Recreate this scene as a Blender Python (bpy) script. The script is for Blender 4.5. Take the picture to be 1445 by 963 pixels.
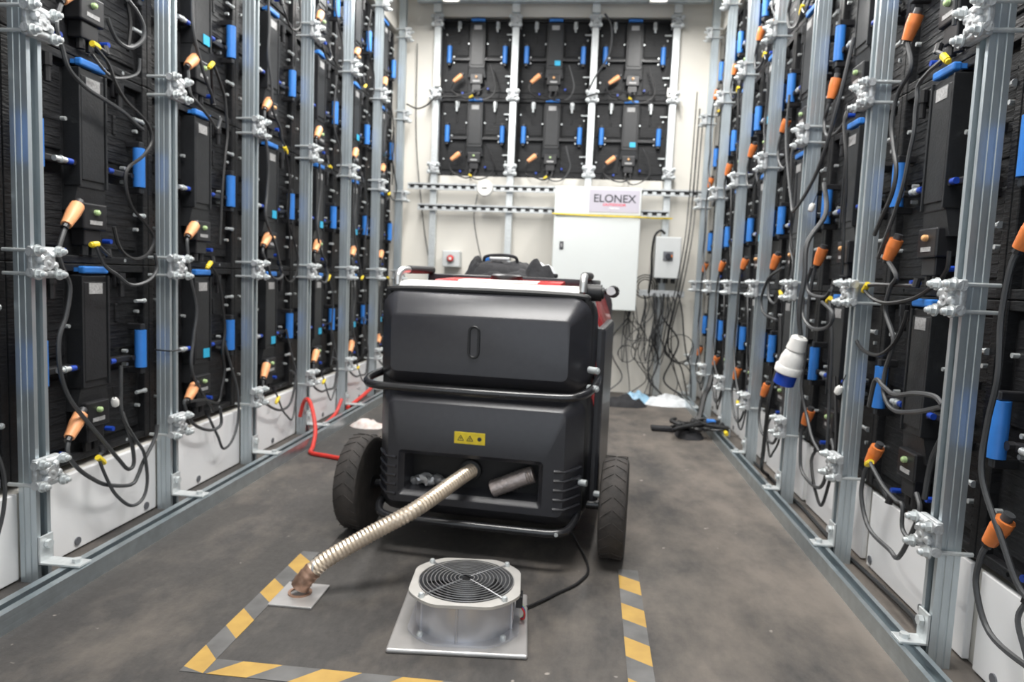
import bpy, bmesh, math, random
from mathutils import Vector, Matrix, noise

# ------------------------------------------------------------------ scene, camera, light
for o in list(bpy.data.objects): bpy.data.objects.remove(o)
S = bpy.context.scene
COL = S.collection
R = math.radians
S.view_settings.view_transform = 'Standard'
S.view_settings.look = 'None'
S.view_settings.gamma = 1.0
S.view_settings.use_curve_mapping = False
S.view_settings.exposure = 0.15

YAW, PITCH, ROLL, FPX, CAMZ = 0.0968, 0.0909, 0.0405, 974.68, 0.7193
cd = bpy.data.cameras.new('camera'); cam = bpy.data.objects.new('camera', cd); COL.objects.link(cam)
cd.sensor_fit = 'HORIZONTAL'; cd.sensor_width = 36.0; cd.lens = FPX * 36.0 / 1445.0
cd.clip_start = 0.05; cd.clip_end = 100
fwd = Vector((-math.sin(YAW) * math.cos(PITCH), math.cos(YAW) * math.cos(PITCH), -math.sin(PITCH)))
rt = Vector((math.cos(YAW), math.sin(YAW), 0)); up = rt.cross(fwd)
r2 = rt * math.cos(ROLL) + up * math.sin(ROLL); u2 = up * math.cos(ROLL) - rt * math.sin(ROLL)
cam.matrix_world = Matrix(((r2.x, u2.x, -fwd.x, 0), (r2.y, u2.y, -fwd.y, 0), (r2.z, u2.z, -fwd.z, CAMZ), (0, 0, 0, 1)))
cd.dof.use_dof = True; cd.dof.focus_distance = 0.95; cd.dof.aperture_fstop = 6.5
S.camera = cam

wd = bpy.data.worlds.new('world'); S.world = wd; wd.use_nodes = True
wd.node_tree.nodes['Background'].inputs[0].default_value = (0.86, 0.93, 1.0, 1)
wd.node_tree.nodes['Background'].inputs[1].default_value = 1.15
LAMP_POWER_FAR, LAMP_POWER_NEAR = 34.0, 46.0

# ------------------------------------------------------------------ materials
MATS = {}
def mat(name, col, rough=0.5, metal=0.0, var=0.0, scale=20.0, bump=0.0, bscale=None, spec=None, coat=0.0, col2=None, emit=None, stretch=None):
    m = bpy.data.materials.new(name); m.use_nodes = True; nt = m.node_tree; b = nt.nodes['Principled BSDF']
    c = tuple(col) + (1,)
    b.inputs['Base Color'].default_value = c
    b.inputs['Roughness'].default_value = rough; b.inputs['Metallic'].default_value = metal
    if spec is not None: b.inputs['Specular IOR Level'].default_value = spec
    b.inputs['Coat Weight'].default_value = coat
    tc = nt.nodes.new('ShaderNodeTexCoord'); src = tc.outputs['Object']
    if stretch:
        mp = nt.nodes.new('ShaderNodeMapping'); mp.inputs['Scale'].default_value = stretch
        nt.links.new(src, mp.inputs['Vector']); src = mp.outputs['Vector']
    if var > 0 or col2:
        n = nt.nodes.new('ShaderNodeTexNoise'); n.inputs['Scale'].default_value = scale; n.inputs['Detail'].default_value = 5
        nt.links.new(src, n.inputs['Vector'])
        rp = nt.nodes.new('ShaderNodeValToRGB'); rp.color_ramp.elements[0].position = .3; rp.color_ramp.elements[1].position = .7
        ca = col2 if col2 else tuple(x * (1 - var) for x in col)
        rp.color_ramp.elements[0].color = tuple(ca) + (1,)
        rp.color_ramp.elements[1].color = c if col2 else tuple(min(1, x * (1 + var)) for x in col) + (1,)
        nt.links.new(n.outputs['Fac'], rp.inputs['Fac']); nt.links.new(rp.outputs['Color'], b.inputs['Base Color'])
    if bump > 0:
        n2 = nt.nodes.new('ShaderNodeTexNoise'); n2.inputs['Scale'].default_value = bscale or scale; n2.inputs['Detail'].default_value = 3
        nt.links.new(src, n2.inputs['Vector'])
        bp = nt.nodes.new('ShaderNodeBump'); bp.inputs['Strength'].default_value = bump; bp.inputs['Distance'].default_value = 0.004
        nt.links.new(n2.outputs['Fac'], bp.inputs['Height']); nt.links.new(bp.outputs['Normal'], b.inputs['Normal'])
    if emit:
        b.inputs['Emission Color'].default_value = tuple(emit[:3]) + (1,); b.inputs['Emission Strength'].default_value = emit[3]
    MATS[name] = m
    return m
M = MATS
mat('cream_wall', (.68, .655, .60), .6, var=.05, scale=3)
mat('white_panel', (.90, .90, .905), .35, var=.02, scale=4)
mat('ceiling_white', (.82, .82, .80), .6, var=.03, scale=3)
mat('galvanised', (.54, .60, .63), .36, .72, var=.10, scale=30, stretch=(1, 1, .25))
mat('galvanised_rail', (.52, .58, .61), .34, .92, var=.10, scale=30)
mat('galvanised_bright', (.54, .56, .57), .48, .5, var=.15, scale=60, bump=.5, bscale=140)
mat('zinc', (.62, .65, .655), .4, .5, var=.1, scale=60)
mat('led_body', (.012, .0125, .014), .5, var=.3, scale=30, bump=.5, bscale=70, stretch=(.6, 1, 2.4), spec=.3)
mat('led_spine', (.017, .018, .020), .45, var=.15, scale=40, bump=.15, bscale=200)
mat('black_plastic', (.016, .016, .018), .42, var=.2, scale=40)
mat('blue_plastic', (.035, .20, .62), .42, var=.08, scale=30)
mat('blue_deep', (.012, .06, .42), .4, var=.08, scale=30)
mat('teal_label', (.03, .42, .68), .5, var=.05, scale=60)
mat('pale_label', (.38, .38, .38), .5, var=.3, scale=220)
mat('orange_plug_lit', (.86, .38, .17), .45, var=.12, scale=40)
mat('orange_dark', (.70, .20, .05), .45, var=.1, scale=40)
mat('green_lens', (.45, .60, .30), .2, var=.1, scale=60)
mat('amber_lens', (.8, .45, .2), .2, var=.1, scale=60)
mat('yellow', (.80, .60, .03), .5, var=.12, scale=40)
mat('cable_grey', (.05, .052, .055), .45, var=.15, scale=15)
mat('cable_black', (.014, .014, .015), .45, var=.2, scale=15)
mat('cable_pale', (.35, .35, .34), .5, var=.1, scale=15)
mat('gen_plastic', (.030, .030, .035), .30, var=.08, scale=60, bump=.12, bscale=500)
mat('gen_dark', (.010, .010, .011), .5, var=.2, scale=30)
mat('black_paint', (.016, .016, .018), .25, var=.2, scale=30, coat=.3)
mat('tyre', (.060, .051, .046), .75, col2=(.030, .027, .025), scale=25, bump=.3, bscale=90)
mat('red_paint', (.60, .03, .03), .25, var=.06, scale=8, coat=.4)
mat('silver', (.72, .72, .71), .28, .8, var=.06, scale=30)
mat('roof_grey', (.62, .62, .60), .38, .25, var=.06, scale=30)
mat('cabinet_grey', (.70, .73, .72), .45, var=.02, scale=4)
mat('box_grey', (.60, .62, .62), .5, var=.03, scale=10)
mat('sign_lilac', (.52, .49, .56), .5, var=.03, scale=6)
mat('ink_black', (.03, .03, .04), .5, var=.1, scale=60)
mat('ink_red', (.75, .08, .12), .5, var=.1, scale=60)
mat('ink_white', (.85, .85, .85), .5, var=.05, scale=60)
mat('switch_grey', (.14, .145, .16), .5, var=.1, scale=40)
mat('red_plastic', (.65, .04, .04), .35, var=.1, scale=30)
mat('red_cable', (.58, .035, .025), .45, var=.15, scale=30)
mat('white_plastic', (.78, .77, .74), .4, var=.05, scale=20)
mat('hose_metal', (.82, .69, .55), .33, .7, var=.12, scale=50)
mat('hose_burnt', (.40, .25, .18), .45, .7, var=.4, scale=40)
mat('muffler_metal', (.50, .44, .42), .4, .8, var=.25, scale=60, bump=.4, bscale=160)
mat('fan_alu', (.60, .60, .63), .36, .7, var=.06, scale=20)
mat('fan_flange', (.60, .58, .55), .45, .4, var=.08, scale=20)
mat('plate_alu', (.50, .485, .475), .4, .55, var=.12, scale=14)
mat('wire', (.42, .42, .43), .35, .7, var=.1, scale=60)
mat('tape_yellow', (.52, .325, .075), .6, col2=(.40, .24, .055), scale=18)
mat('tape_grey', (.17, .168, .165), .6, col2=(.075, .072, .07), scale=11)
mat('cloth_black', (.018, .018, .021), .8, var=.4, scale=30, bump=.6, bscale=70)
mat('plastic_film', (.70, .72, .74), .3, var=.2, scale=25, bump=.6, bscale=60)
mat('film_blue', (.30, .50, .66), .35, var=.2, scale=25, bump=.6, bscale=60)
mat('film_pink', (.60, .45, .40), .4, col2=(.75, .74, .72), scale=30, bump=.6, bscale=60)
mat('lamp_diffuser', (.9, .9, .9), .4, emit=(1, .97, .92, 6.0))

def floor_material():
    m = bpy.data.materials.new('floor_board'); m.use_nodes = True; nt = m.node_tree; b = nt.nodes['Principled BSDF']
    tc = nt.nodes.new('ShaderNodeTexCoord')
    def nz(scale, det=6, rough=.6, st=None):
        n = nt.nodes.new('ShaderNodeTexNoise'); n.inputs['Scale'].default_value = scale; n.inputs['Detail'].default_value = det; n.inputs['Roughness'].default_value = rough
        if st:
            mp = nt.nodes.new('ShaderNodeMapping'); mp.inputs['Scale'].default_value = st
            nt.links.new(tc.outputs['Object'], mp.inputs['Vector']); nt.links.new(mp.outputs['Vector'], n.inputs['Vector'])
        else: nt.links.new(tc.outputs['Object'], n.inputs['Vector'])
        return n
    def ramp(src, a, ca, bpos, cb):
        r = nt.nodes.new('ShaderNodeValToRGB'); r.color_ramp.elements[0].position = a; r.color_ramp.elements[1].position = bpos
        r.color_ramp.elements[0].color = ca + (1,); r.color_ramp.elements[1].color = cb + (1,)
        nt.links.new(src, r.inputs['Fac']); return r.outputs['Color']
    base = ramp(nz(1.7).outputs['Fac'], .34, (.050, .047, .046), .66, (.080, .074, .069))
    fine = ramp(nz(60, 8, .75, (1, .5, 1)).outputs['Fac'], .3, (.78, .78, .78), .75, (1.2, 1.2, 1.2))
    mx = nt.nodes.new('ShaderNodeMix'); mx.data_type = 'RGBA'; mx.blend_type = 'MULTIPLY'; mx.inputs[0].default_value = 1
    nt.links.new(base, mx.inputs[6]); nt.links.new(fine, mx.inputs[7])
    sx = nt.nodes.new('ShaderNodeSeparateXYZ'); nt.links.new(tc.outputs['Object'], sx.inputs[0])
    lane = nt.nodes.new('ShaderNodeMapRange'); lane.inputs[1].default_value = -.25; lane.inputs[2].default_value = .45; lane.inputs[3].default_value = -.05; lane.inputs[4].default_value = .13
    nt.links.new(sx.outputs[0], lane.inputs[0])
    ad = nt.nodes.new('ShaderNodeMath'); ad.operation = 'ADD'; nt.links.new(nz(4, 7, .65, (1.3, .7, 1)).outputs['Fac'], ad.inputs[0]); nt.links.new(lane.outputs[0], ad.inputs[1])
    dust = ramp(ad.outputs[0], .44, (0, 0, 0), .74, (.75, .75, .75))
    mx2 = nt.nodes.new('ShaderNodeMix'); mx2.data_type = 'RGBA'; nt.links.new(dust, mx2.inputs[0])
    nt.links.new(mx.outputs[2], mx2.inputs[6]); mx2.inputs[7].default_value = (.20, .172, .147, 1)
    specks = ramp(nz(26, 2, .5).outputs['Fac'], .735, (0, 0, 0), .775, (.7, .7, .7))
    mx3 = nt.nodes.new('ShaderNodeMix'); mx3.data_type = 'RGBA'; nt.links.new(specks, mx3.inputs[0])
    nt.links.new(mx2.outputs[2], mx3.inputs[6]); mx3.inputs[7].default_value = (.42, .38, .34, 1)
    nt.links.new(mx3.outputs[2], b.inputs['Base Color'])
    b.inputs['Roughness'].default_value = .62; b.inputs['Specular IOR Level'].default_value = .3
    bp = nt.nodes.new('ShaderNodeBump'); bp.inputs['Strength'].default_value = .25; bp.inputs['Distance'].default_value = .003
    nt.links.new(nz(90, 4).outputs['Fac'], bp.inputs['Height']); nt.links.new(bp.outputs['Normal'], b.inputs['Normal'])
    MATS['floor_board'] = m
floor_material()

# ------------------------------------------------------------------ mesh helpers
class MB:
    def __init__(s): s.v = []; s.f = []; s.mi = []; s.cur = 0
    def add(s, vs, fs):
        o = len(s.v); s.v += [tuple(v) for v in vs]
        for f in fs: s.f.append(tuple(i + o for i in f)); s.mi.append(s.cur)
        return s
    def box(s, x0, x1, y0, y1, z0, z1, bev=0.0):
        if bev <= 0:
            vs = [(x, y, z) for z in (z0, z1) for y in (y0, y1) for x in (x0, x1)]
            return s.add(vs, [(0, 2, 3, 1), (4, 5, 7, 6), (0, 1, 5, 4), (2, 6, 7, 3), (0, 4, 6, 2), (1, 3, 7, 5)])
        bm = bmesh.new(); bmesh.ops.create_cube(bm, size=1)
        for v in bm.verts: v.co = Vector(((x0 + x1) / 2 + v.co.x * (x1 - x0), (y0 + y1) / 2 + v.co.y * (y1 - y0), (z0 + z1) / 2 + v.co.z * (z1 - z0)))
        bmesh.ops.bevel(bm, geom=list(bm.edges), offset=bev, segments=2, affect='EDGES', profile=.5)
        return s.bm(bm)
    def bm(s, bm, mtx=None):
        bm.verts.index_update()
        vs = [(mtx @ v.co) if mtx else v.co for v in bm.verts]
        fs = [[v.index for v in f.verts] for f in bm.faces]; bm.free()
        return s.add([tuple(v) for v in vs], fs)
    def cyl(s, a, b, r, n=10, r2=None, cap=True):
        a = Vector(a); b = Vector(b); d = (b - a).normalized(); r2 = r if r2 is None else r2
        x = d.orthogonal().normalized(); y = d.cross(x)
        vs = []
        for p, rr in ((a, r), (b, r2)):
            for i in range(n):
                t = 2 * math.pi * (i + .5) / n; vs.append(p + x * (rr * math.cos(t)) + y * (rr * math.sin(t)))
        fs = [(i, (i + 1) % n, n + (i + 1) % n, n + i) for i in range(n)]
        if cap: fs += [tuple(range(n - 1, -1, -1)), tuple(range(n, 2 * n))]
        return s.add(vs, fs)
    def lathe(s, prof, n=20, mtx=None, close=True):
        # prof: list of (r, z); axis z
        vs = []; fs = []
        for r, z in prof:
            for i in range(n):
                t = 2 * math.pi * i / n; p = Vector((r * math.cos(t), r * math.sin(t), z)); vs.append(mtx @ p if mtx else p)
        m = len(prof)
        for j in range(m - 1):
            for i in range(n): fs.append((j * n + i, j * n + (i + 1) % n, (j + 1) * n + (i + 1) % n, (j + 1) * n + i))
        if close: fs += [tuple(range(n - 1, -1, -1)), tuple(range((m - 1) * n, m * n))]
        return s.add(vs, fs)
    def tube(s, pts, r, n=6, rfun=None, cap=True):
        pts = [Vector(p) for p in pts]; m = len(pts); vs = []; fs = []
        d0 = (pts[1] - pts[0]).normalized(); x = d0.orthogonal().normalized()
        for k in range(m):
            d = (pts[min(k + 1, m - 1)] - pts[max(k - 1, 0)])
            if d.length < 1e-9: d = d0
            d.normalize(); x = (x - d * x.dot(d))
            if x.length < 1e-6: x = d.orthogonal()
            x.normalize(); y = d.cross(x); rr = rfun(k, m) if rfun else r
            for i in range(n):
                t = 2 * math.pi * i / n; vs.append(pts[k] + x * (rr * math.cos(t)) + y * (rr * math.sin(t)))
        for k in range(m - 1):
            for i in range(n): fs.append((k * n + i, k * n + (i + 1) % n, (k + 1) * n + (i + 1) % n, (k + 1) * n + i))
        if cap: fs += [tuple(range(n - 1, -1, -1)), tuple(range((m - 1) * n, m * n))]
        return s.add(vs, fs)
    def torus(s, c, R_, r, axis='y', n=24, k=6):
        pts = []
        for i in range(n + 1):
            t = 2 * math.pi * i / n
            a, b = R_ * math.cos(t), R_ * math.sin(t)
            pts.append(Vector(c) + Vector({'x': (0, a, b), 'y': (a, 0, b), 'z': (a, b, 0)}[axis]))
        return s.tube(pts, r, k, cap=False)
    def loft(s, loops, cap0=True, cap1=True):
        n = len(loops[0]); vs = [p for l in loops for p in l]; fs = []
        for k in range(len(loops) - 1):
            for i in range(n): fs.append((k * n + i, k * n + (i + 1) % n, (k + 1) * n + (i + 1) % n, (k + 1) * n + i))
        if cap0: fs.append(tuple(range(n - 1, -1, -1)))
        if cap1: fs.append(tuple(range((len(loops) - 1) * n, len(loops) * n)))
        return s.add(vs, fs)
    def prism(s, poly, z0, z1):
        n = len(poly); vs = [(x, y, z0) for x, y in poly] + [(x, y, z1) for x, y in poly]
        return s.add(vs, [(i, (i + 1) % n, n + (i + 1) % n, n + i) for i in range(n)] + [tuple(range(n - 1, -1, -1)), tuple(range(n, 2 * n))])
    def mesh(s, name, mats, smooth=False):
        me = bpy.data.meshes.new(name); me.from_pydata(s.v, [], s.f); 
        for m_ in (mats if isinstance(mats, (list, tuple)) else [mats]): me.materials.append(M[m_])
        if any(s.mi): me.polygons.foreach_set('material_index', s.mi)
        bm = bmesh.new(); bm.from_mesh(me); bmesh.ops.recalc_face_normals(bm, faces=bm.faces); bm.to_mesh(me); bm.free()
        if smooth:
            me.polygons.foreach_set('use_smooth', [True] * len(me.polygons))
            try: me.set_sharp_from_angle(angle=R(38))
            except Exception: pass
        me.update(); return me
    def obj(s, name, mats, parent=None, smooth=False, loc=None, rot=None):
        return link(name, s.mesh(name, mats, smooth), parent, loc, rot)

def link(name, me, parent=None, loc=None, rot=None):
    o = bpy.data.objects.new(name, me); COL.objects.link(o)
    if parent is not None: o.parent = parent
    if loc is not None: o.location = loc
    if rot is not None: o.rotation_euler = rot
    return o
def empty(name, loc=(0, 0, 0), rz=0.0):
    o = bpy.data.objects.new(name, None); COL.objects.link(o); o.location = loc; o.rotation_euler = (0, 0, rz); o.empty_display_size = .05
    return o
def tag(o, label=None, cat=None, group=None, kind=None):
    if label: o['label'] = label
    if cat: o['category'] = cat
    if group: o['group'] = group
    if kind: o['kind'] = kind
    return o
def copy_tree(o, parent=None):
    c = o.copy(); COL.objects.link(c); c.parent = parent
    for k in ('label', 'category', 'group'):
        pass
    for ch in [x for x in KIDS.get(o.name, [])]: KIDS.setdefault(c.name, []).append(copy_tree(ch, c))
    return c
KIDS = {}
def kids_of(root):
    def walk(o):
        KIDS[o.name] = [c for c in bpy.data.objects if c.parent == o]
        for c in KIDS[o.name]: walk(c)
    walk(root)
def spline(pts, k=6):
    pts = [Vector(p) for p in pts]; out = []
    P = [pts[0] * 2 - pts[1]] + pts + [pts[-1] * 2 - pts[-2]]
    for i in range(1, len(P) - 2):
        a, b, c, d = P[i - 1], P[i], P[i + 1], P[i + 2]
        for j in range(k):
            t = j / k
            out.append(.5 * ((2 * b) + (c - a) * t + (2 * a - 5 * b + 4 * c - d) * t * t + (3 * b - a - 3 * c + d) * t ** 3))
    out.append(pts[-1]); return out
def rrect(x0, x1, z0, z1, r, y, k=4):
    out = []
    for cx, cz, a0 in ((x1 - r, z1 - r, 0), (x0 + r, z1 - r, 90), (x0 + r, z0 + r, 180), (x1 - r, z0 + r, 270)):
        for i in range(k + 1):
            t = R(a0 + 90 * i / k); out.append((cx + r * math.cos(t), y, cz + r * math.sin(t)))
    return out
def hexnut(mb, a, b, r): mb.cyl(a, b, r, 6)
def dome(mb, c, r, axis, h=None):
    # little domed cap nut pointing along axis
    c = Vector(c); a = Vector(axis).normalized(); h = h or r
    q = a.to_track_quat('Z', 'Y').to_matrix().to_4x4(); m = Matrix.Translation(c) @ q
    mb.lathe([(r, 0), (r, h * .5), (r * .8, h * .85), (r * .35, h)], 10, m)

# ------------------------------------------------------------------ the room
XL_POST, XR_POST = -1.170, 0.702          # front faces of the posts
YL0, YR0 = 1.3918, 1.374                  # first visible post on each wall
XL_CAB, XR_CAB, Y_CAB = -1.217, 0.749, 4.540
ROW0 = 0.215
Y_BACK, Y_OPEN, Z_CEIL = 4.545, -0.60, 2.52

o = MB().box(-1.45, 0.98, Y_OPEN, 4.70, -0.05, 0).obj('floor', 'floor_board'); tag(o, 'dark grey brown worn floor board', kind='structure')
o = MB().box(-1.45, 0.98, Y_OPEN, 4.70, Z_CEIL, Z_CEIL + .04).obj('ceiling', 'ceiling_white'); tag(o, 'white ceiling', kind='structure')
WL = MB().box(-1.45, -1.335, Y_OPEN, 4.70, 0, Z_CEIL).box(-1.335, -1.232, Y_OPEN, 4.545, 0, .195).box(-1.335, -1.232, Y_OPEN, 4.545, 2.235, Z_CEIL).box(-1.335, -1.225, 4.43, 4.545, .195, 2.235).obj('wall_left', 'cream_wall')
tag(WL, 'cream left wall behind the cabinets', kind='structure')
WR = MB().box(.872, .98, Y_OPEN, 4.70, 0, Z_CEIL).box(.800, .872, Y_OPEN, 4.545, 0, .195).box(.766, .872, Y_OPEN, 4.545, 2.235, Z_CEIL).box(.765, .872, 4.43, 4.545, .195, 2.235).obj('wall_right', 'cream_wall')
tag(WR, 'cream right wall behind the cabinets', kind='structure')
PX0, PX1, PZ0, PZ1 = -.9916, .5084, 1.372, 2.378
WB = MB().box(-1.335, .872, Y_BACK, 4.66, 0, PZ0).box(-1.335, .872, Y_BACK, 4.66, PZ1, Z_CEIL).box(-1.335, PX0 - .004, Y_BACK, 4.66, PZ0, PZ1).box(PX1 + .004, .872, Y_BACK, 4.66, PZ0, PZ1).box(PX0 - .02, PX1 + .02, 4.645, 4.66, PZ0, PZ1).obj('wall_back', 'cream_wall')
tag(WB, 'cream white back wall with opening for cabinets', kind='structure')

# white plinth panels below the cabinets, one per bay, with rubber bolt plugs
pm = MB().box(-.232, .232, 0, .014, .004, .200, .002).mesh('panel', 'white_panel')
pb = MB().cyl((0, .004, 0), (0, -.003, 0), .0105, 14).mesh('bolt', 'switch_grey')
for side, wall, x0, y0, rz in (('l', WL, -1.217, YL0, R(90)), ('r', WR, .785, YR0, R(-90))):
    h0 = 1.553 if side == 'l' else 1.834
    for i in range(-1, 7):
        yc = y0 + .25 + .5 * (i - 1) + .5
        p = link('panel', pm, wall, (x0, yc, 0), (0, 0, rz))
        for q in range(-6, 12):
            u = h0 + .2735 * q - yc
            if abs(u) < .225: link('bolt', pb, p, (u if side == 'l' else -u, 0, .024))

# ceiling lamps: two rows of white battens along the side walls
def batten(x, y0, y1, power, label):
    t = empty('ceiling_lamp', (x, (y0 + y1) / 2, 2.395)); L = (y1 - y0) / 2
    tag(t, label, 'lamp', 'white ceiling battens')
    MB().box(-.055, .055, -L, L, -.035, 0, .006).obj('housing', 'white_plastic', t)
    MB().box(-.042, .042, -L + .02, L - .02, -.06, -.035, .008).obj('diffuser', 'lamp_diffuser', t)
    for q in (-.6, .6): MB().box(-.012, .012, q * L - .012, q * L + .012, -.002, .125).obj('hanger', 'zinc', t)
    for s in (-1, 1): MB().box(-.05, .05, s * L - .012, s * L + .012, -.062, .0, .003).obj('end_cap', 'white_plastic', t)
    ld = bpy.data.lights.new('batten_light', 'AREA'); ld.shape = 'RECTANGLE'; ld.size = .09; ld.size_y = 2 * L - .06; ld.energy = power; ld.color = (1, .985, .955)
    lo = bpy.data.objects.new('batten_light', ld); COL.objects.link(lo); lo.parent = t; lo.location = (0, 0, -.068)
for x, w in ((-.85, 'left'), (.36, 'right')):
    batten(x, 2.40, 4.20, LAMP_POWER_FAR, 'white ceiling batten lamp above the %s cabinet wall, end by the back wall' % w)

t = empty('ceiling_lamp', (-.235, 1.35, 2.52)); tag(t, 'wide white ceiling panel lamp above the rear end of the generator', 'lamp', 'white ceiling lamps')
MB().box(-.62, .62, -.32, .32, -.03, 0, .006).obj('housing', 'white_plastic', t)
MB().box(-.60, .60, -.30, .30, -.036, -.03, .002).obj('diffuser', 'lamp_diffuser', t)
ld = bpy.data.lights.new('panel_light', 'AREA'); ld.shape = 'RECTANGLE'; ld.size = 1.2; ld.size_y = .6; ld.energy = LAMP_POWER_NEAR; ld.color = (1, .985, .96)
lo = bpy.data.objects.new('panel_light', ld); COL.objects.link(lo); lo.parent = t; lo.location = (0, 0, -.040)

# ------------------------------------------------------------------ strut channel
def channel_poly2(w=.041, d=.041, t=.0025, lip=.0105, turn=.008, g=.0014):
    h = w / 2
    def side(sx, ys): return [(sx * (h - (g if q % 2 else 0)), y) for q, y in ys]
    G1 = [(0, 0), (0, d * .26), (1, d * .29), (1, d * .35), (0, d * .38), (0, d * .62), (1, d * .65), (1, d * .71), (0, d * .74), (0, d)]
    return side(-1, G1) + side(1, G1[::-1]) + [(h - lip, 0), (h - lip, turn), (h - lip + t, turn), (h - lip + t, t), (h - t - g, t), (h - t - g, d - t),
            (-h + t + g, d - t), (-h + t + g, t), (-h + lip - t, t), (-h + lip - t, turn), (-h + lip, turn), (-h + lip, 0)]
def channel_mesh(name, z0, z1): return MB().prism(channel_poly2(), z0, z1).mesh(name, 'galvanised')

# clamp pieces (local: post front face at y=0, viewer at -y)
def clamp_body():
    rnd = random.Random(3); mb = MB()
    mb.box(-.034, .034, -.014, -.001, -.034, .034, .003)
    for z in (-.022, .022): mb.cyl((-.040, -.013, z), (.040, -.013, z), .0095, 10)
    mb.cyl((0, -.001, 0), (0, -.026, 0), .016, 10)
    for x, z in ((-.018, .008), (.02, -.006), (.012, .016), (-.014, -.014), (.0, .0)):
        bm = bmesh.new(); bmesh.ops.create_icosphere(bm, subdivisions=2, radius=.010)
        for v in bm.verts: v.co *= 1 + .25 * noise.noise(v.co * 120 + Vector((x * 90, z * 70, 0)))
        mb.bm(bm, Matrix.Translation((x, -.019, z)))
    return mb.mesh('clamp', 'galvanised_bright', True)
def nut_mesh():
    mb = MB(); mb.cyl((0, 0, 0), (0, -.004, 0), .0125, 12); mb.cyl((0, -.004, 0), (0, -.013, 0), .0095, 6); dome(mb, (0, -.013, 0), .006, (0, -1, 0), .008)
    return mb.mesh('nut', 'zinc', True)
CLAMP, NUT = clamp_body(), nut_mesh()
ROD = MB().cyl((0, -.004, 0), (0, .058, 0), .0042, 8).mesh('rod', 'zinc', True)
def foot_mesh(reach):
    mb = MB(); mb.box(-.020, .020, -.006, -.001, .043, .105, .001); mb.box(-.020, .020, -reach, -.001, .0425, .0475, .001)
    mb.cyl((0, -.007, .085), (0, -.016, .085), .010, 6)
    return mb.mesh('foot_bracket', 'zinc')
FOOT = {'l': foot_mesh(.098), 'r': foot_mesh(.054)}
FOOT_BOLT = MB().cyl((0, 0, .047), (0, 0, .056), .0095, 6).mesh('bolt', 'zinc')
def add_clamp(parent, z, low=False):
    c = link('clamp', CLAMP, parent, (0, 0, z))
    for x in (-.030, .030):
        for zz in (-.025, .025): link('nut', NUT, c, (x, -.0225, zz))
        for zz in ((-.025,) if low else (-.025, .025)): link('rod', ROD, c, (x * .93, 0, zz))
    return c
ORD = ['first', 'second', 'third', 'fourth', 'fifth', 'sixth', 'seventh', 'eighth']
POST_MESH = channel_mesh('channel', .0, 2.47)
POST_BACK = MB().prism([(-a, .041 - b) for a, b in channel_poly2(g=.0001)], .0, 2.43).mesh('channel', 'zinc')
def post(x, y, rz, label, group, rows, foot=True, low=True, me=None):
    t = empty('strut_post', (x, y, 0), rz); tag(t, label, 'post', group)
    link('channel', me or POST_MESH, t)
    for k, z in enumerate(rows): add_clamp(t, z, low and k == 0)
    if foot:
        sd = 'l' if x < 0 else 'r'; f = link('foot_bracket', FOOT[sd], t); link('bolt', FOOT_BOLT, f, (0, -.078 if sd == 'l' else -.037, 0))
    return t
for i in range(-1, 7):
    n = i + 1
    wl = 'galvanised slotted steel post on the left wall, %s post from the camera end' % ORD[n]
    wr = 'galvanised slotted steel post on the right wall, %s post from the camera end' % ORD[n]
    post(XL_POST, YL0 + .5 * i, R(90), wl, 'slotted steel posts of the left wall', (.250, .712, 1.212, 1.712, 2.212))
    post(XR_POST, YR0 + .5 * i, R(-90), wr, 'slotted steel posts of the right wall', (.258, .716, 1.216, 1.716, 2.216))
for j in range(4):
    nm = ['leftmost', 'second from left', 'third from left', 'rightmost'][j]
    post(PX0 + .5 * j, 4.492, 0, 'bright galvanised steel post in front of the back cabinets, %s' % nm, 'back wall posts', (1.409, 1.875, 2.330), foot=False, low=False, me=POST_BACK)

# base rails on the floor, slot up
def base_rail(x, label, w=.041, lip=.0105, name='base_rail'):
    # profile slot up: rotate channel so that length runs along y
    mb = MB(); po = channel_poly2(w, lip=lip, g=.0001); y0, y1 = Y_OPEN + .2, 4.47; n = len(po)
    vs = [(x + a, y0, .041 - b) for a, b in po] + [(x + a, y1, .041 - b) for a, b in po]
    mb.add(vs, [(i, (i + 1) % n, n + (i + 1) % n, n + i) for i in range(n)] + [tuple(range(n - 1, -1, -1)), tuple(range(n, 2 * n))])
    o = mb.obj(name, 'galvanised_rail'); tag(o, label, 'rail', 'galvanised base rails')
    return o
base_rail(-1.0915, 'galvanised slotted rail along floor at foot of the left posts', .052, .0175)
base_rail(XR_POST - .0265 - .0205 + .010, 'galvanised slotted rail along floor at foot of the right posts')

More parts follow.
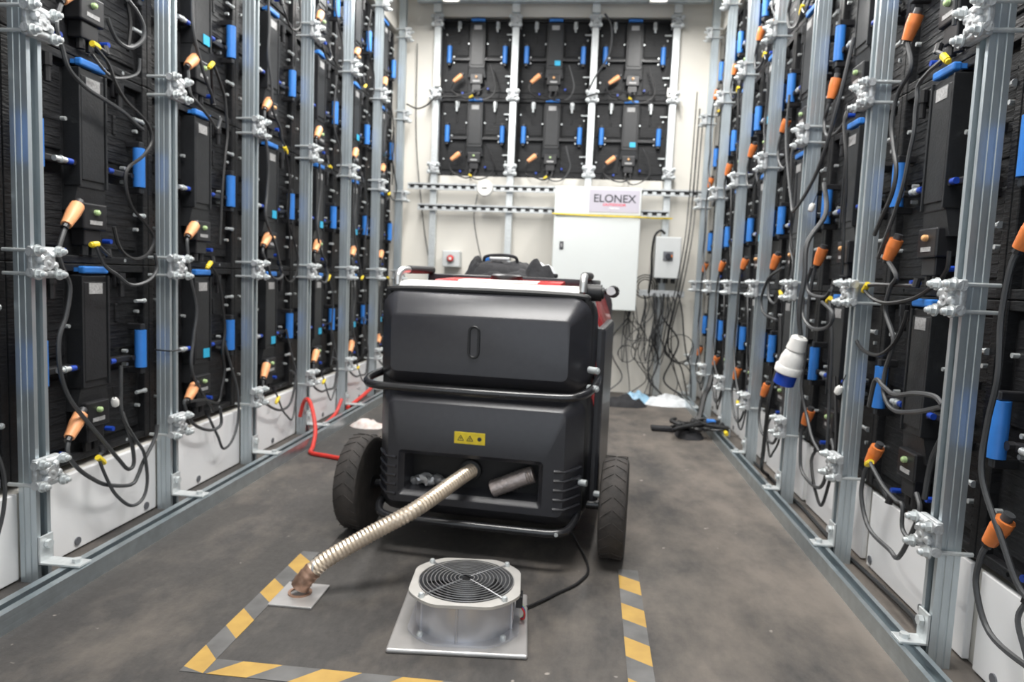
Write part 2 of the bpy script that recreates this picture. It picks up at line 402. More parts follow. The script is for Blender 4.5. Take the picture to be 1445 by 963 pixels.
# ------------------------------------------------------------------ LED cabinets
def cab_meshes():
    D = {}
    mb = MB()                                            # body: plate, raised rim, ribs
    mb.box(-.249, .249, .050, .095, .001, .499, .002)
    for a in ((-.249, -.228, .030, .052, .001, .499), (.228, .249, .030, .052, .001, .499), (-.228, .228, .032, .052, .001, .020), (-.228, .228, .032, .052, .480, .499)):
        mb.box(*a, .002)
    for s in (-1, 1):
        mb.box(min(s * .062, s * .215), max(s * .062, s * .215), .044, .052, .270, .465, .003)
        mb.box(min(s * .062, s * .215), max(s * .062, s * .215), .044, .052, .040, .215, .003)
        for k in range(9): mb.box(min(s * .07, s * .205), max(s * .07, s * .205), .0428, .0445, .280 + k * .019, .284 + k * .019)
        for k in range(8): mb.box(min(s * .07, s * .205), max(s * .07, s * .205), .0428, .0445, .050 + k * .019, .054 + k * .019)
        mb.box(s * .125 - .006, s * .125 + .006, .040, .045, .345, .395, .002)
    D['body'] = mb.mesh('body', 'led_body')
    mb = MB()                                            # spine: long heat sink box with flared foot
    mb.box(-.048, .048, .012, .052, .185, .472, .004)
    mb.box(-.040, .040, .008, .014, .205, .455, .002)
    for s in (-1, 1): mb.box(s * .047 - .003, s * .047 + .003, .006, .05, .19, .47, .001)
    mb.loft([[(-.048, .014, .19), (.048, .014, .19), (.048, .05, .19), (-.048, .05, .19)], [(-.058, .022, .13), (.058, .022, .13), (.058, .05, .13), (-.058, .05, .13)]])
    D['spine'] = mb.mesh('spine', 'led_spine')
    mb = MB(); mb.box(-.042, .042, .004, .050, .085, .150, .004); mb.box(-.030, .030, .012, .05, .045, .086, .003)
    for x in (-.016, .016): mb.cyl((x, .026, .046), (x, .026, .022), .010, 8)
    D['control_box'] = mb.mesh('control_box', 'black_plastic')
    mb = MB(); mb.cyl((0, .005, .128), (0, -.003, .128), .0075, 10); dome(mb, (0, -.003, .128), .006, (0, -1, 0), .004)
    D['button_green'] = mb.mesh('button', 'green_lens', True)
    mb2 = MB(); mb2.cyl((0, .005, .128), (0, -.003, .128), .0075, 10); dome(mb2, (0, -.003, .128), .006, (0, -1, 0), .004)
    D['button_amber'] = mb2.mesh('button', 'amber_lens', True)
    D['nameplate'] = MB().box(-.022, .022, .0028, .0042, .098, .108).mesh('nameplate', 'pale_label')
    D['label_plate'] = MB().box(-.024, .024, .0066, .0082, .425, .452).mesh('label_plate', 'pale_label')
    mb = MB(); mb.box(-.045, .045, .004, .022, .476, .494, .004)
    for s in (-1, 1): mb.box(s * .038 - .006, s * .038 + .006, .02, .05, .480, .490)
    D['top_handle'] = mb.mesh('top_handle', 'blue_plastic')
    mb = MB(); mb.tube([(0, .010, .215), (0, .010, .32)], .0155, 10)
    D['side_handle'] = mb.mesh('side_handle', 'blue_plastic', True)
    mb = MB()
    mb.box(-.009, .009, .0, .052, -.009, .009, .003)
    D['handle_bracket'] = mb.mesh('handle_bracket', 'black_plastic')
    mb = MB(); mb.cyl((0, .026, .415), (0, .026, .452), .0075, 8); mb.cyl((0, .026, .450), (0, .026, .478), .011, 8); mb.box(-.013, .013, .034, .05, .44, .482, .002)
    D['latch'] = mb.mesh('latch', 'zinc', True); D['latch_black'] = mb.mesh('latch', 'black_plastic', True)
    mb = MB(); mb.box(-.05, .05, .022, .046, -.008, .008, .003); mb.cyl((-.05, .024, .0), (-.05, .012, 0), .009, 8); mb.cyl((.05, .024, 0), (.05, .014, 0), .007, 8)
    D['lock_arm'] = mb.mesh('lock_arm', 'black_plastic')
    D['lock_pin'] = MB().cyl((-.026, .016, 0), (.012, .016, 0), .0068, 10).cyl((-.008, .016, 0), (-.002, .016, 0), .009, 10).mesh('lock_pin', 'zinc', True)
    D['lock_tip'] = MB().cyl((.0125, .016, 0), (.030, .016, 0), .0072, 10).mesh('lock_tip', 'blue_deep', True)
    D['side_pin'] = MB().cyl((.186, .028, 0), (.222, .028, 0), .005, 8).cyl((.222, .028, 0), (.228, .028, 0), .007, 8).mesh('side_pin', 'zinc', True)
    mb = MB()
    for x, z in ((-.062, .345), (.062, .345), (.205, .37), (-.155, .262), (-.155, .225), (.155, .262), (.155, .225), (.205, .10), (.15, .012), (-.15, .012), (-.205, .40), (-.205, .11)):
        mb.cyl((x, .046, z), (x, .032, z), .0050, 8)
    D['screws'] = mb.mesh('screws', 'zinc')
    D['knob'] = MB().cyl((0, .04, 0), (0, .018, 0), .0065, 8).mesh('knob', 'blue_deep', True)
    D['sticker'] = MB().box(.002, .038, .0058, .0075, .205, .235).mesh('sticker', 'teal_label')
    return D
CM = cab_meshes()
def cabinet(loc, rz, label, group, sticker, amber, back=False):
    t = empty('led_cabinet', loc, rz); tag(t, label, 'LED cabinet', group)
    link('body', CM['body'], t)
    s = link('spine', CM['spine'], t); link('label_plate', CM['label_plate'], s)
    if sticker: link('sticker', CM['sticker'], s)
    b = link('control_box', CM['control_box'], t); link('button', CM['button_amber' if amber else 'button_green'], b); link('nameplate', CM['nameplate'], b)
    link('top_handle', CM['top_handle'], t)
    for x in (-.181, .181):
        h = link('side_handle', CM['side_handle'], t, (x, 0, 0))
        for z in (.206, .329): link('handle_bracket', CM['handle_bracket'], h, (0, .001, z))
    for x in (-.125, .125): link('latch', CM['latch' if back else 'latch_black'], t, (x, 0, 0))
    for x in (-.108, .108):
        a = link('lock_arm', CM['lock_arm'], t, (x, 0, .243))
        if not back:
            if x < 0: link('lock_pin', CM['lock_pin'], a, (.012, 0, 0))
            link('lock_tip', CM['lock_tip'], a, (.012 if x < 0 else -.06, 0, 0))
    for z in (.40, .14): link('side_pin', CM['side_pin'], t, (0, 0, z))
    for x, z in ((.075, .06), (-.09, .03)): link('knob', CM['knob'], t, (x, 0, z))
    tag(link('screws', CM['screws'], t), kind='stuff')
    return t

ROWN = ['bottom row', 'second row up', 'third row up', 'top row']
def frame(side, i):
    # maps (u right, z up, w towards the room) of a bay to world
    if side == 'l':
        y = YL0 + .25 + .5 * i; return lambda u, z, w: (XL_CAB + w, y + u, z)
    if side == 'r':
        y = YR0 + .25 + .5 * i; return lambda u, z, w: (XR_CAB - w, y - u, z)
    x = PX0 + .25 + .5 * i; return lambda u, z, w: (x + u, Y_CAB - w, z)

rng = random.Random(11)
def plug_parts(parent, fr, u, z, u1, z1, w=.020, w1=.030, m='orange_plug_lit'):
    a, b = Vector(fr(u, z, w)), Vector(fr(u1, z1, w1)); d = b - a
    mb = MB(); mb.cyl(a + d * .02, a + d * .35, .016, 10); mb.cyl(a + d * .35, a + d, .0165, 10, .012)
    mb.obj('plug', m, parent, True)
    MB().cyl(a - d * .22, a + d * .03, .0095, 10).obj('socket', 'cable_grey', parent, True)
    MB().cyl(b - d * .02, b + d * .16, .0085, 8).obj('strain_relief', 'black_plastic', parent, True)

# cable runs of the nearest bays, laid out along the wall as (distance y, height z)
HAND = {
    ('l', 0, 2, 'p'): [(1.467, 1.236), (1.483, 1.192), (1.504, 1.15), (1.56, 1.123), (1.63, 1.11), (1.696, 1.097), (1.737, 1.081), (1.767, 1.072)],
    ('l', 0, 2, 'd'): [(1.572, 1.227), (1.621, 1.199), (1.647, 1.161), (1.685, 1.128), (1.743, 1.105), (1.779, 1.083), (1.792, 1.046), (1.754, 1.001), (1.694, 0.961), (1.682, 0.922), (1.704, 0.865), (1.763, 0.824), (1.799, 0.787), (1.775, 0.747), (1.725, 0.729), (1.679, 0.739), (1.651, 0.764), (1.635, 0.807)],
    ('l', 0, 1, 'p'): [(1.462, 0.741), (1.47, 0.706), (1.494, 0.659), (1.481, 0.592), (1.457, 0.539), (1.46, 0.464), (1.486, 0.398), (1.542, 0.331), (1.603, 0.265), (1.658, 0.205), (1.693, 0.171), (1.717, 0.182), (1.706, 0.249), (1.672, 0.328)],
    ('l', 0, 1, 'd'): [(1.571, 0.76), (1.591, 0.720), (1.612, 0.702), (1.644, 0.688), (1.7, 0.661), (1.774, 0.673), (1.811, 0.706), (1.801, 0.746)],
    ('l', 0, 0, 'p'): [(1.478, 0.267), (1.51, 0.223), (1.559, 0.183), (1.612, 0.152), (1.704, 0.125), (1.735, 0.144), (1.755, 0.172), (1.808, 0.225), (1.822, 0.265)],
    ('l', 0, 0, 'd'): [(1.571, 0.232), (1.601, 0.167), (1.634, 0.118), (1.691, 0.072), (1.741, 0.076), (1.761, 0.12), (1.749, 0.198), (1.712, 0.248), (1.66, 0.322), (1.655, 0.392), (1.657, 0.454)],
    ('l', 1, 2, 'd'): [(2.104, 1.342), (2.174, 1.274), (2.19, 1.222), (2.199, 1.15), (2.183, 1.065), (2.167, 0.964), (2.159, 0.872), (2.152, 0.789)],
    ('l', 1, 2, 'p'): [(1.997, 1.228), (2.039, 1.208), (2.075, 1.194), (2.12, 1.173), (2.151, 1.156), (2.174, 1.194)],
    ('l', 1, 1, 'd'): [(2.093, 0.726), (2.134, 0.692), (2.159, 0.639), (2.177, 0.567), (2.186, 0.503), (2.172, 0.44), (2.186, 0.374), (2.166, 0.313), (2.143, 0.271), (2.069, 0.293), (1.977, 0.305)],
    ('l', 1, 0, 'p'): [(1.962, 0.303), (1.992, 0.247), (2.037, 0.212), (2.118, 0.184), (2.178, 0.191), (2.173, 0.248)],
    ('r', 0, 2, 'p'): [(1.697, 1.231), (1.754, 1.187), (1.772, 1.123), (1.752, 1.065), (1.725, 1.006), (1.737, 0.953), (1.783, 0.902), (1.817, 0.862)],
    ('r', 0, 2, 'd'): [(1.527, 1.201), (1.584, 1.191), (1.631, 1.174), (1.632, 1.143), (1.634, 1.118), (1.632, 1.074), (1.644, 1.031), (1.659, 0.969), (1.69, 0.907), (1.725, 0.856), (1.762, 0.802)],
    ('r', 0, 1, 'p'): [(1.675, 0.759), (1.7, 0.733), (1.715, 0.678), (1.659, 0.612), (1.687, 0.539), (1.685, 0.485), (1.627, 0.456), (1.522, 0.472), (1.42, 0.502)],
    ('r', 0, 1, 'd'): [(1.812, 0.736), (1.783, 0.708), (1.693, 0.696), (1.568, 0.709), (1.489, 0.735), (1.438, 0.768), (1.433, 0.806)],
    ('r', 0, 0, 'd'): [(1.704, 0.313), (1.625, 0.28), (1.557, 0.267), (1.526, 0.266), (1.516, 0.218), (1.47, 0.207), (1.431, 0.218)],
}
def cab_cables(side, i, r, z0, where):
    fr = frame(side, i); J = lambda s=.012: rng.uniform(-s, s)
    pm_ = 'orange_dark' if side == 'r' else 'orange_plug_lit'  # same plugs, but paler off the right wall: bright lighting put into the colour
    # --- power lead with an orange plug
    pu, pz, qu, qz = -.092 + J(.005), .134 + J(.005), -.146 + J(.006), .090 + J(.005)
    if side == 'r': pu, qu, qz = -.088 + J(.004), -.104 + J(.006), .084 + J(.006)
    pts = [(qu, qz, .030), (qu - .012, qz - .03, .034)]
    kind = rng.random()
    bottom = (r == 0 and side != 'b')
    if side == 'b': pts += [(-.145 + J(), .02 + J(), .03), (-.10, -.005 + J(.008), .032), (-.04, -.02, .03), (.01, .0, .026), (.016, .022, .018)]
    elif bottom: pts += [(qu - .01 + J(), 0 + J(), .036), (-.07 + J(), -.055 + J(), .034), (.03 + J(), -.075 + J(.02), .034), (.10 + J(), -.055 + J(), .036), (.14, .01 + J(), .034), (.155 + J(), .06, .03), (.12, .085, .024)]
    elif kind < .6: pts += [(-.135 + J(), -.03, .036), (-.125 + J(), -.13, .036), (-.135 + J(), -.22, .034), (-.125 + J(.02), -.31, .036), (-.075 + J(.02), -.40, .034), (-.02, -.455 + J(.01), .030), (.014, -.475, .020)]
    else: pts += [(-.13 + J(), .02, .034), (-.10 + J(), -.03 + J(), .034), (-.03 + J(), -.045 + J(), .03), (.02, -.02, .028), (.016, .022, .018)]
    path = [fr(u, z0 + z, w) for u, z, w in pts]; hx = (-1.178 - .004 * (i % 2)) if side == 'l' else .718
    if (side, i, r, 'p') in HAND: path = path[:1] + [(hx, y, z) for y, z in HAND[(side, i, r, 'p')]]
    mb = MB().tube(spline(path, 6), .0052, 7)
    c = mb.obj('power_cable', 'cable_grey' if side != 'b' else 'cable_black', None, True); tag(c, 'dark power cable with orange plug on ' + where, 'cable', 'power cables of the LED cabinets')
    plug_parts(c, fr, pu, z0 + pz, qu, z0 + qz, m=pm_)
    # --- data lead: from the control box, looping right and up (or on to the neighbour)
    k2 = rng.random(); tagpos = None
    if side == 'b':
        pts = [(-.016, .022, .018), (-.018, .0, .026), (.03, -.03 + J(), .03), (.10 + J(), -.01, .03), (.14 + J(), .05 + J(), .03), (.12, .12, .028), (.09 + J(), .2, .018)]
    elif bottom:
        pts = [(-.016, .022, .018), (-.012, -.01, .03), (.02 + J(), -.06, .034), (.06 + J(), -.105 + J(.02), .034), (.115 + J(), -.10 + J(.02), .036), (.155, -.03, .034), (.165, .06 + J(), .028), (.13, .16, .022), (.085, .26, .018)]
    elif k2 < .62:
        pts = [(.016, .022, .018), (.022, -.01, .028), (.075 + J(), -.045 + J(), .034), (.13 + J(), -.025, .036), (.155 + J(.008), .04 + J(), .034), (.14 + J(), .10, .03), (.10 + J(), .15, .028), (.078, .22, .022), (.085 + J(), .30, .02), (.10, .40 + J(.03), .026)]
    else:
        pts = [(.016, .022, .018), (.03, -.02, .030), (.07 + J(), -.12, .034), (.085 + J(), -.22, .03), (.08, -.30, .026), (.10 + J(), -.38 + J(), .026), (.09, -.45, .024)]
    path = [fr(u, z0 + z, w) for u, z, w in pts]; hx += .009 if side == 'l' else -.009
    if (side, i, r, 'd') in HAND: path = path[:1] + [(hx, y, z) for y, z in HAND[(side, i, r, 'd')]]
    mb = MB().tube(spline(path, 6), .0045 if i < 2 else .0038, 6)
    c = mb.obj('data_cable', rng.choice(['cable_grey', 'cable_black']), None, True); ytag = rng.random() < .5 or (side, i, r, 'd') in HAND; tag(c, ('thin looped data cable with yellow tag on ' if ytag else 'thin looped data cable on ') + where, 'cable', 'data cables of the LED cabinets')
    a = Vector(path[1]); b = a + Vector((0, .018 * rng.choice((-1, 1)), -.010 + J(.01))) if side != 'b' else a + Vector((.018 * rng.choice((-1, 1)), 0, -.01))
    d = (b - a)
    if ytag: MB().cyl(a - d * .3, a + d * .8, .0075, 8).cyl(a + d * .8, a + d * 1.1, .0055, 8).obj('yellow_tag', 'yellow', c, True)
    MB().cyl(fr(pts[0][0], z0 + pts[0][1] - .004, pts[0][2]), fr(pts[0][0], z0 + pts[0][1] + .016, pts[0][2] - .004), .008, 8).obj('connector', 'black_plastic', c, True)

STICK = {('l', 1, 2), ('l', 1, 0), ('l', 2, 1), ('l', 2, 0), ('l', 3, 1), ('l', 3, 0), ('l', 4, 2), ('l', 4, 1), ('l', 5, 2), ('l', 5, 0), ('r', 3, 2), ('r', 3, 1), ('r', 5, 2), ('r', 4, 3), ('b', 1, 1), ('b', 2, 0), ('l', 4, 0)}
for side, nm in (('l', 'left wall'), ('r', 'right wall')):
    for i in range(-1, 6):
        for r in range(4):
            loc = (XL_CAB, YL0 + .25 + .5 * i, ROW0 + .5 * r - .003) if side == 'l' else (XR_CAB, YR0 + .25 + .5 * i, ROW0 + .5 * r + .001)
            place = '%s, %s, %s column from the camera end' % (nm, ROWN[r], ORD[i + 1])
            st = (side, i, r) in STICK
            lab = 'black LED cabinet on ' + place
            cabinet(loc, R(90 if side == 'l' else -90), lab, 'LED cabinets on the ' + nm, st, rng.random() < .4)
            cab_cables(side, i, r, loc[2], '%s, %s, %s column' % (nm, ROWN[r], ORD[i + 1]))
for i in range(3):
    for r in range(2):
        place = 'back wall, %s row, %s' % (('lower', 'upper')[r], ('left column', 'middle column', 'right column')[i])
        cabinet((PX0 + .25 + .5 * i, Y_CAB, 1.375 + .5 * r), 0, 'dark grey LED cabinet on ' + place, 'LED cabinets on the back wall', ('b', i, r) in STICK, rng.random() < .6, True)
        cab_cables('b', i, r, 1.375 + .5 * r, place)

# ------------------------------------------------------------------ generator
G = empty('generator', (-.25, 1.695, 0), R(-5.5)); tag(G, 'black wheeled generator with red top, exhaust hose at its rear', 'generator')
mb = MB()                                                # upper rear cover
mb.loft([rrect(-.285, .285, .430, .680, .05, .14), rrect(-.274, .274, .432, .676, .045, .062), rrect(-.262, .262, .440, .670, .035, .048), rrect(-.232, .232, .468, .622, .018, .004), rrect(-.228, .228, .472, .617, .016, .0)])
o = mb.obj('upper_cover', 'gen_plastic', G, True)
# oval groove on the cover: raised rim around a sunken middle
ring = []
for t in range(25):
    a = 2 * math.pi * t / 24; cx, cz = math.cos(a), math.sin(a)
    ring.append((-.010 + .0125 * cx, -.001, .556 + (.026 if cz >= 0 else -.026) + .0125 * cz))
ring.append(ring[0])
MB().tube(ring, .0032, 6, cap=False).obj('oval_vent', 'gen_dark', o, True)
mb = MB()                                                # lower rear cover with exhaust window
WX0, WX1, WZ0, WZ1 = -.188, .166, .160, .256
mb.loft([rrect(-.285, .285, .088, .440, .05, .14), rrect(-.270, .270, .088, .430, .045, .062), rrect(-.258, .258, .098, .418, .035, .045), rrect(-.232, .232, .128, .396, .018, .003), rrect(-.229, .229, .131, .392, .016, 0),
         rrect(WX0 - .012, WX1 + .012, WZ0 - .012, WZ1 + .012, .010, 0), rrect(WX0 - .009, WX1 + .009, WZ0 - .009, WZ1 + .009, .008, .006), rrect(WX0, WX1, WZ0, WZ1, .006, .014), rrect(WX0 + .01, WX1 - .01, WZ0 + .008, WZ1 - .008, .006, .075)])
lc = mb.obj('lower_cover', 'gen_plastic', G, True)
for s in (-1, 1):                                        # corner louvres
    for k in range(5):
        z = .150 + k * .024
        MB().tube([(s * .205, -.001, z), (s * .232, .004, z), (s * .252, .030, z + .002), (s * .266, .052, z + .004)], .005, 6).obj('louvre', 'gen_plastic', lc, True)
mb = MB()                                                # window lining and things inside
mb.box(WX0 - .005, WX1 + .005, .090, .094, WZ0 - .01, WZ1 + .01)
mb.obj('window_back', 'gen_dark', lc)
mb = MB()
for k in range(16): pass
mb.tube(spline([(.045, .028, .178), (.085, .03, .197), (.125, .032, .216), (.15, .034, .226)], 8), .0, 12, rfun=lambda k, m: .021 + (.0014 if k % 2 else 0))
mb.obj('spare_braided_pipe', 'muffler_metal', G, True)
mb = MB(); 
for x, z, r_ in ((-.14, .182, .017), (-.122, .178, .014), (-.105, .182, .015), (-.158, .178, .013), (-.09, .176, .012), (-.172, .174, .010), (-.13, .176, .016)):
    bm = bmesh.new(); bmesh.ops.create_icosphere(bm, subdivisions=2, radius=r_)
    for v in bm.verts: v.co *= 1 + .6 * noise.noise(v.co * 110 + Vector((x * 50, 0, 0)))
    mb.bm(bm, Matrix.Translation((x, .05, z)))
mb.obj('muffler', 'wire', G, True)
MB().lathe([(.026, 0), (.03, .01), (.03, .03), (.022, .035)], 16, Matrix.Translation((-.02, .075, .214)) @ Matrix.Rotation(R(90), 4, 'X')).obj('exhaust_port', 'gen_dark', G, True)
# middle recess band, core body, roof
MB().box(-.278, .278, .060, .16, .120, .670, .02).obj('core', 'gen_dark', G, True)
mb = MB()
def sect(y, w, wt): return [(-wt, y, .692 if y < .16 else .700), (wt, y, .692 if y < .16 else .700), (w, y, .60), (w + .012, y, .48), (w, y, .16), (w - .05, y, .10), (-w + .05, y, .10), (-w, y, .16), (-w - .012, y, .48), (-w, y, .60)]
mb.loft([sect(.14, .275, .245), sect(.17, .288, .252), sect(.70, .288, .252), sect(.74, .275, .245)])
mb.obj('body', 'red_paint', G, True)
for s in (-1, 1):                                        # dark side panels
    MB().box(s * .291 - .015, s * .291 + .015, .142, .58, .12, .60, .010).obj('side_panel', 'gen_plastic', G)
    # white corner trims below the roof
    mbx = MB(); mbx.loft([[(s * .248, .15, .70), (s * .262, .15, .70), (s * .296, .15, .56), (s * .280, .15, .56)], [(s * .248, .22, .70), (s * .262, .22, .70), (s * .303, .30, .50), (s * .286, .30, .50)]])
    mbx.obj('corner_trim', 'silver', G)
mb = MB(); mb.loft([rrect(-.285, .285, .430, .696, .05, .742), rrect(-.285, .285, .43, .69, .05, .82), rrect(-.25, .25, .45, .66, .03, .86)]); mb.obj('front_upper_cover', 'gen_plastic', G, True)
mb = MB(); mb.loft([rrect(-.285, .285, .088, .428, .05, .742), rrect(-.285, .285, .09, .428, .05, .82), rrect(-.25, .25, .11, .41, .03, .86)]); mb.obj('front_lower_cover', 'gen_plastic', G, True)
# rear edge of roof: black seal, silver lip
mb = MB(); mb.tube(spline([(-.268, .072, .640), (-.262, .070, .668), (-.235, .068, .680), (0, .066, .683), (.235, .068, .680), (.262, .070, .668), (.268, .072, .640)], 6), .0085, 8); mb.obj('roof_seal', 'gen_dark', G, True)
mb = MB(); q = lambda y, z: [(-.245, y, z - .02), (-.238, y, z), (.238, y, z), (.245, y, z - .02)]
mb.loft([q(.076, .688), q(.084, .696), q(.110, .7035), q(.150, .7045)]); mb.obj('roof_lip', 'roof_grey', G, True)
q = lambda x0, x1, y, z: [(x0, y, z - .015), (x0, y, z), (x1, y, z), (x1, y, z - .015)]
MB().loft([q(-.165, .180, .151, .704), q(-.165, .180, .165, .708), q(-.16, .17, .34, .7155)]).obj('roof_panel', 'red_paint', G, True)
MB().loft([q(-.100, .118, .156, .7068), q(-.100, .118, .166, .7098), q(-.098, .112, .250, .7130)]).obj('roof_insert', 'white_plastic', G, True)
MB().box(-.248, .248, .345, .70, .699, .7235, .005).obj('roof_lid', 'gen_plastic', G, True)
mb = MB(); mb.lathe([(.044, 0), (.046, .004), (.046, .012), (.038, .017), (.012, .018)], 24, Matrix.Translation((.005, .300, .7125))); mb.obj('fuel_cap', 'black_plastic', G, True)
for s in (-1, 1):                                        # folding handles on the roof edge
    h = MB().tube(spline([(s * .246, .088, .690), (s * .247, .092, .715), (s * .246, .115, .728), (s * .243, .16, .731)], 6), .010, 10).obj('fold_handle', 'silver', G, True)
    MB().tube([(s * .243, .158, .731), (s * .240, .36, .733)], .0115, 10).obj('grip', 'gen_dark', h, True)
MB().cyl((.250, .12, .690), (.292, .12, .690), .022, 16).cyl((.292, .12, .690), (.298, .12, .690), .015, 12).obj('hinge_boss', 'gen_dark', G, True)
mb = MB().torus((.304, .46, .690), .013, .006, 'y', 20, 8); mb.cyl((.270, .46, .690), (.296, .46, .690), .009, 10); mb.obj('side_ring', 'gen_dark', G, True)
MB().cyl((.297, .452, .692), (.297, .440, .692), .013, 14).obj('side_knob', 'silver', G, True)
# bumper tubes
bar = [(-.292, .13, .452), (-.300, .06, .446), (-.292, .005, .440), (-.262, -.028, .437), (-.20, -.033, .436), (0, -.034, .435), (.20, -.033, .437), (.255, -.024, .441), (.282, .02, .450), (.292, .08, .462), (.292, .13, .470)]
b_ = MB().tube(spline(bar, 5), .0105, 10).obj('bumper_bar', 'black_paint', G, True)
for z in (.500, .455): 
    mbb = MB(); mbb.cyl((.276, .045, z), (.299, .030, z), .0085, 12); dome(mbb, (.299, .030, z), .006, (1, -.6, 0), .004); mbb.obj('bolt', 'zinc', b_, True)
bar = [(-.262, .16, .125), (-.262, .06, .115), (-.250, .0, .106), (-.22, -.026, .100), (-.15, -.03, .098), (.15, -.03, .098), (.22, -.026, .100), (.250, .0, .106), (.262, .06, .125), (.262, .16, .15)]
b2 = MB().tube(spline(bar, 5), .0105, 10).obj('lower_bar', 'black_paint', G, True)
MB().cyl((.222, -.037, .100), (.222, -.032, .100), .005, 8).obj('bolt', 'zinc', b2, True)
mbb = MB(); mbb.cyl((.264, .05, .212), (.284, .045, .212), .0085, 12); mbb.obj('bolt', 'zinc', lc, True)
# label with three pictograms
lb = MB().box(-.052, .028, -.0016, .0006, .297, .327, .0006).obj('warning_label', 'yellow', G)
tri = MB()
for cx in (-.035, -.011):
    for k in range(3):
        a, b = R(90 + 120 * k), R(90 + 120 * (k + 1))
        tri.cyl((cx + .009 * math.cos(a), -.0020, .310 + .009 * math.sin(a)), (cx + .009 * math.cos(b), -.0020, .310 + .009 * math.sin(b)), .0008, 5)
    tri.box(cx - .0008, cx + .0008, -.0024, -.0016, .308, .314)
tri.cyl((.014, -.0015, .3115), (.014, -.0024, .3115), .0055, 12)
tri.obj('pictograms', 'ink_black', lb)
# wheels
def wheel(x, out):
    mtx = Matrix.Translation((x, .13, .131)) @ Matrix.Rotation(R(90), 4, 'Y')
    w = MB().lathe([(.085, -.030), (.115, -.034), (.126, -.031), (.131, -.024), (.131, .024), (.126, .031), (.115, .034), (.085, .030)], 40, mtx).obj('wheel', 'tyre', G, True)
    mb = MB(); rr = random.Random(5)
    for k in range(26):                                  # chevron tread ribs
        for s in (-1, 1):
            a0 = 2 * math.pi * k / 26; p = []
            for t in range(4):
                a = a0 + t * .05; yy = s * (.003 + .026 * t / 3)
                p.append((x + yy, .13 + .1315 * math.cos(a), .131 + .1315 * math.sin(a)))
            mb.tube(p, .0014, 4)
    tag(mb.obj('tread', 'tyre', w), kind='stuff')
    MB().lathe([(.02, -.02), (.086, -.028), (.086, .028), (.02, .02)], 24, mtx).obj('rim', 'black_plastic', w, True)
    MB().cyl((x - .032, .13, .131), (x + .032, .13, .131), .020, 12).obj('hub', 'black_plastic', w, True)
wheel(.352, 1); wheel(-.352, -1)
MB().cyl((-.312, .13, .131), (.312, .13, .131), .012, 10).obj('axle', 'black_paint', G, True)
MB().cyl((.300, .118, .165), (.318, .112, .165), .008, 8).obj('axle_bolt', 'zinc', G, True)
for s in (-1, 1):
    MB().box(s * .22 - .02, s * .22 + .02, .66, .74, .0, .11, .006).obj('foot', 'black_plastic', G)
MB().box(-.24, .24, .12, .74, .085, .13, .01).obj('base_frame', 'black_paint', G)

# ------------------------------------------------------------------ black bag on the generator
BAG = empty('tool_bag', G.matrix_basis @ Vector((-.015, .53, .724)), R(-5.5)); tag(BAG, 'crumpled black fabric bag lying on top of the generator', 'bag')
def lump(name, m, parent, cx, cy, rx, ry, h, seed, n=22, z0=0.0, rough=.35, exp=1.0):
    mb = MB(); vs = []; fs = []; rings = 9
    for j in range(rings + 1):
        q = j / rings
        for i in range(n):
            a = 2 * math.pi * i / n
            e = 1 + .22 * noise.noise(Vector((math.cos(a) * 1.6, math.sin(a) * 1.6, seed)))
            x = math.cos(a) * rx * e * (1 - q); y = math.sin(a) * ry * e * (1 - q)
            z = h * (1 - (1 - q) ** 3) ** exp
            k = noise.noise(Vector((x * 22, y * 22, seed * 3.1))) + .6 * noise.noise(Vector((x * 55, y * 55, seed + 7)))
            z = max(0.0005, z * (1 + rough * k)) if j else 0.0005
            vs.append((cx + x, cy + y, z0 + z))
    for j in range(rings):
        for i in range(n): fs.append((j * n + i, j * n + (i + 1) % n, (j + 1) * n + (i + 1) % n, (j + 1) * n + i))
    fs.append(tuple(range(n - 1, -1, -1)))
    return mb.add(vs, fs).obj(name, m, parent, True)
lump('fabric', 'cloth_black', BAG, -.035, 0, .120, .08, .050, 2.3, 30, rough=.28, exp=.8)
lump('left_fold', 'cloth_black', BAG, -.118, -.02, .040, .05, .046, 5.1, 18, rough=.7)
lump('right_fold', 'cloth_black', BAG, .078, -.03, .055, .05, .042, 8.4, 20, rough=.8)
lump('front_fold', 'cloth_black', BAG, -.02, -.06, .11, .03, .022, 3.4, 22, rough=.8)
MB().box(.095, .140, -.04, -.008, .001, .014, .004).obj('strap_end', 'cloth_black', BAG)
mb = MB().box(-.078, -.010, -.046, -.030, .050, .060, .003); mb.obj('buckle', 'silver', BAG)
MB().tube(spline([(-.098, -.03, .040), (-.092, -.034, .060), (-.045, -.036, .066), (.002, -.034, .062), (.012, -.03, .045)], 5), .005, 6).obj('carry_handle', 'cloth_black', BAG, True)
MB().box(-.108, -.086, .00, .03, .035, .060, .004).obj('blue_tab', 'blue_plastic', BAG)
PB = lump('plastic_bag', 'plastic_film', None, 0, 0, .05, .04, .045, 3.3, 16, rough=.4); PB.location = G.matrix_basis @ Vector((.062, .63, .724)); tag(PB, 'small white plastic bag beside the black bag on the generator', 'bag')

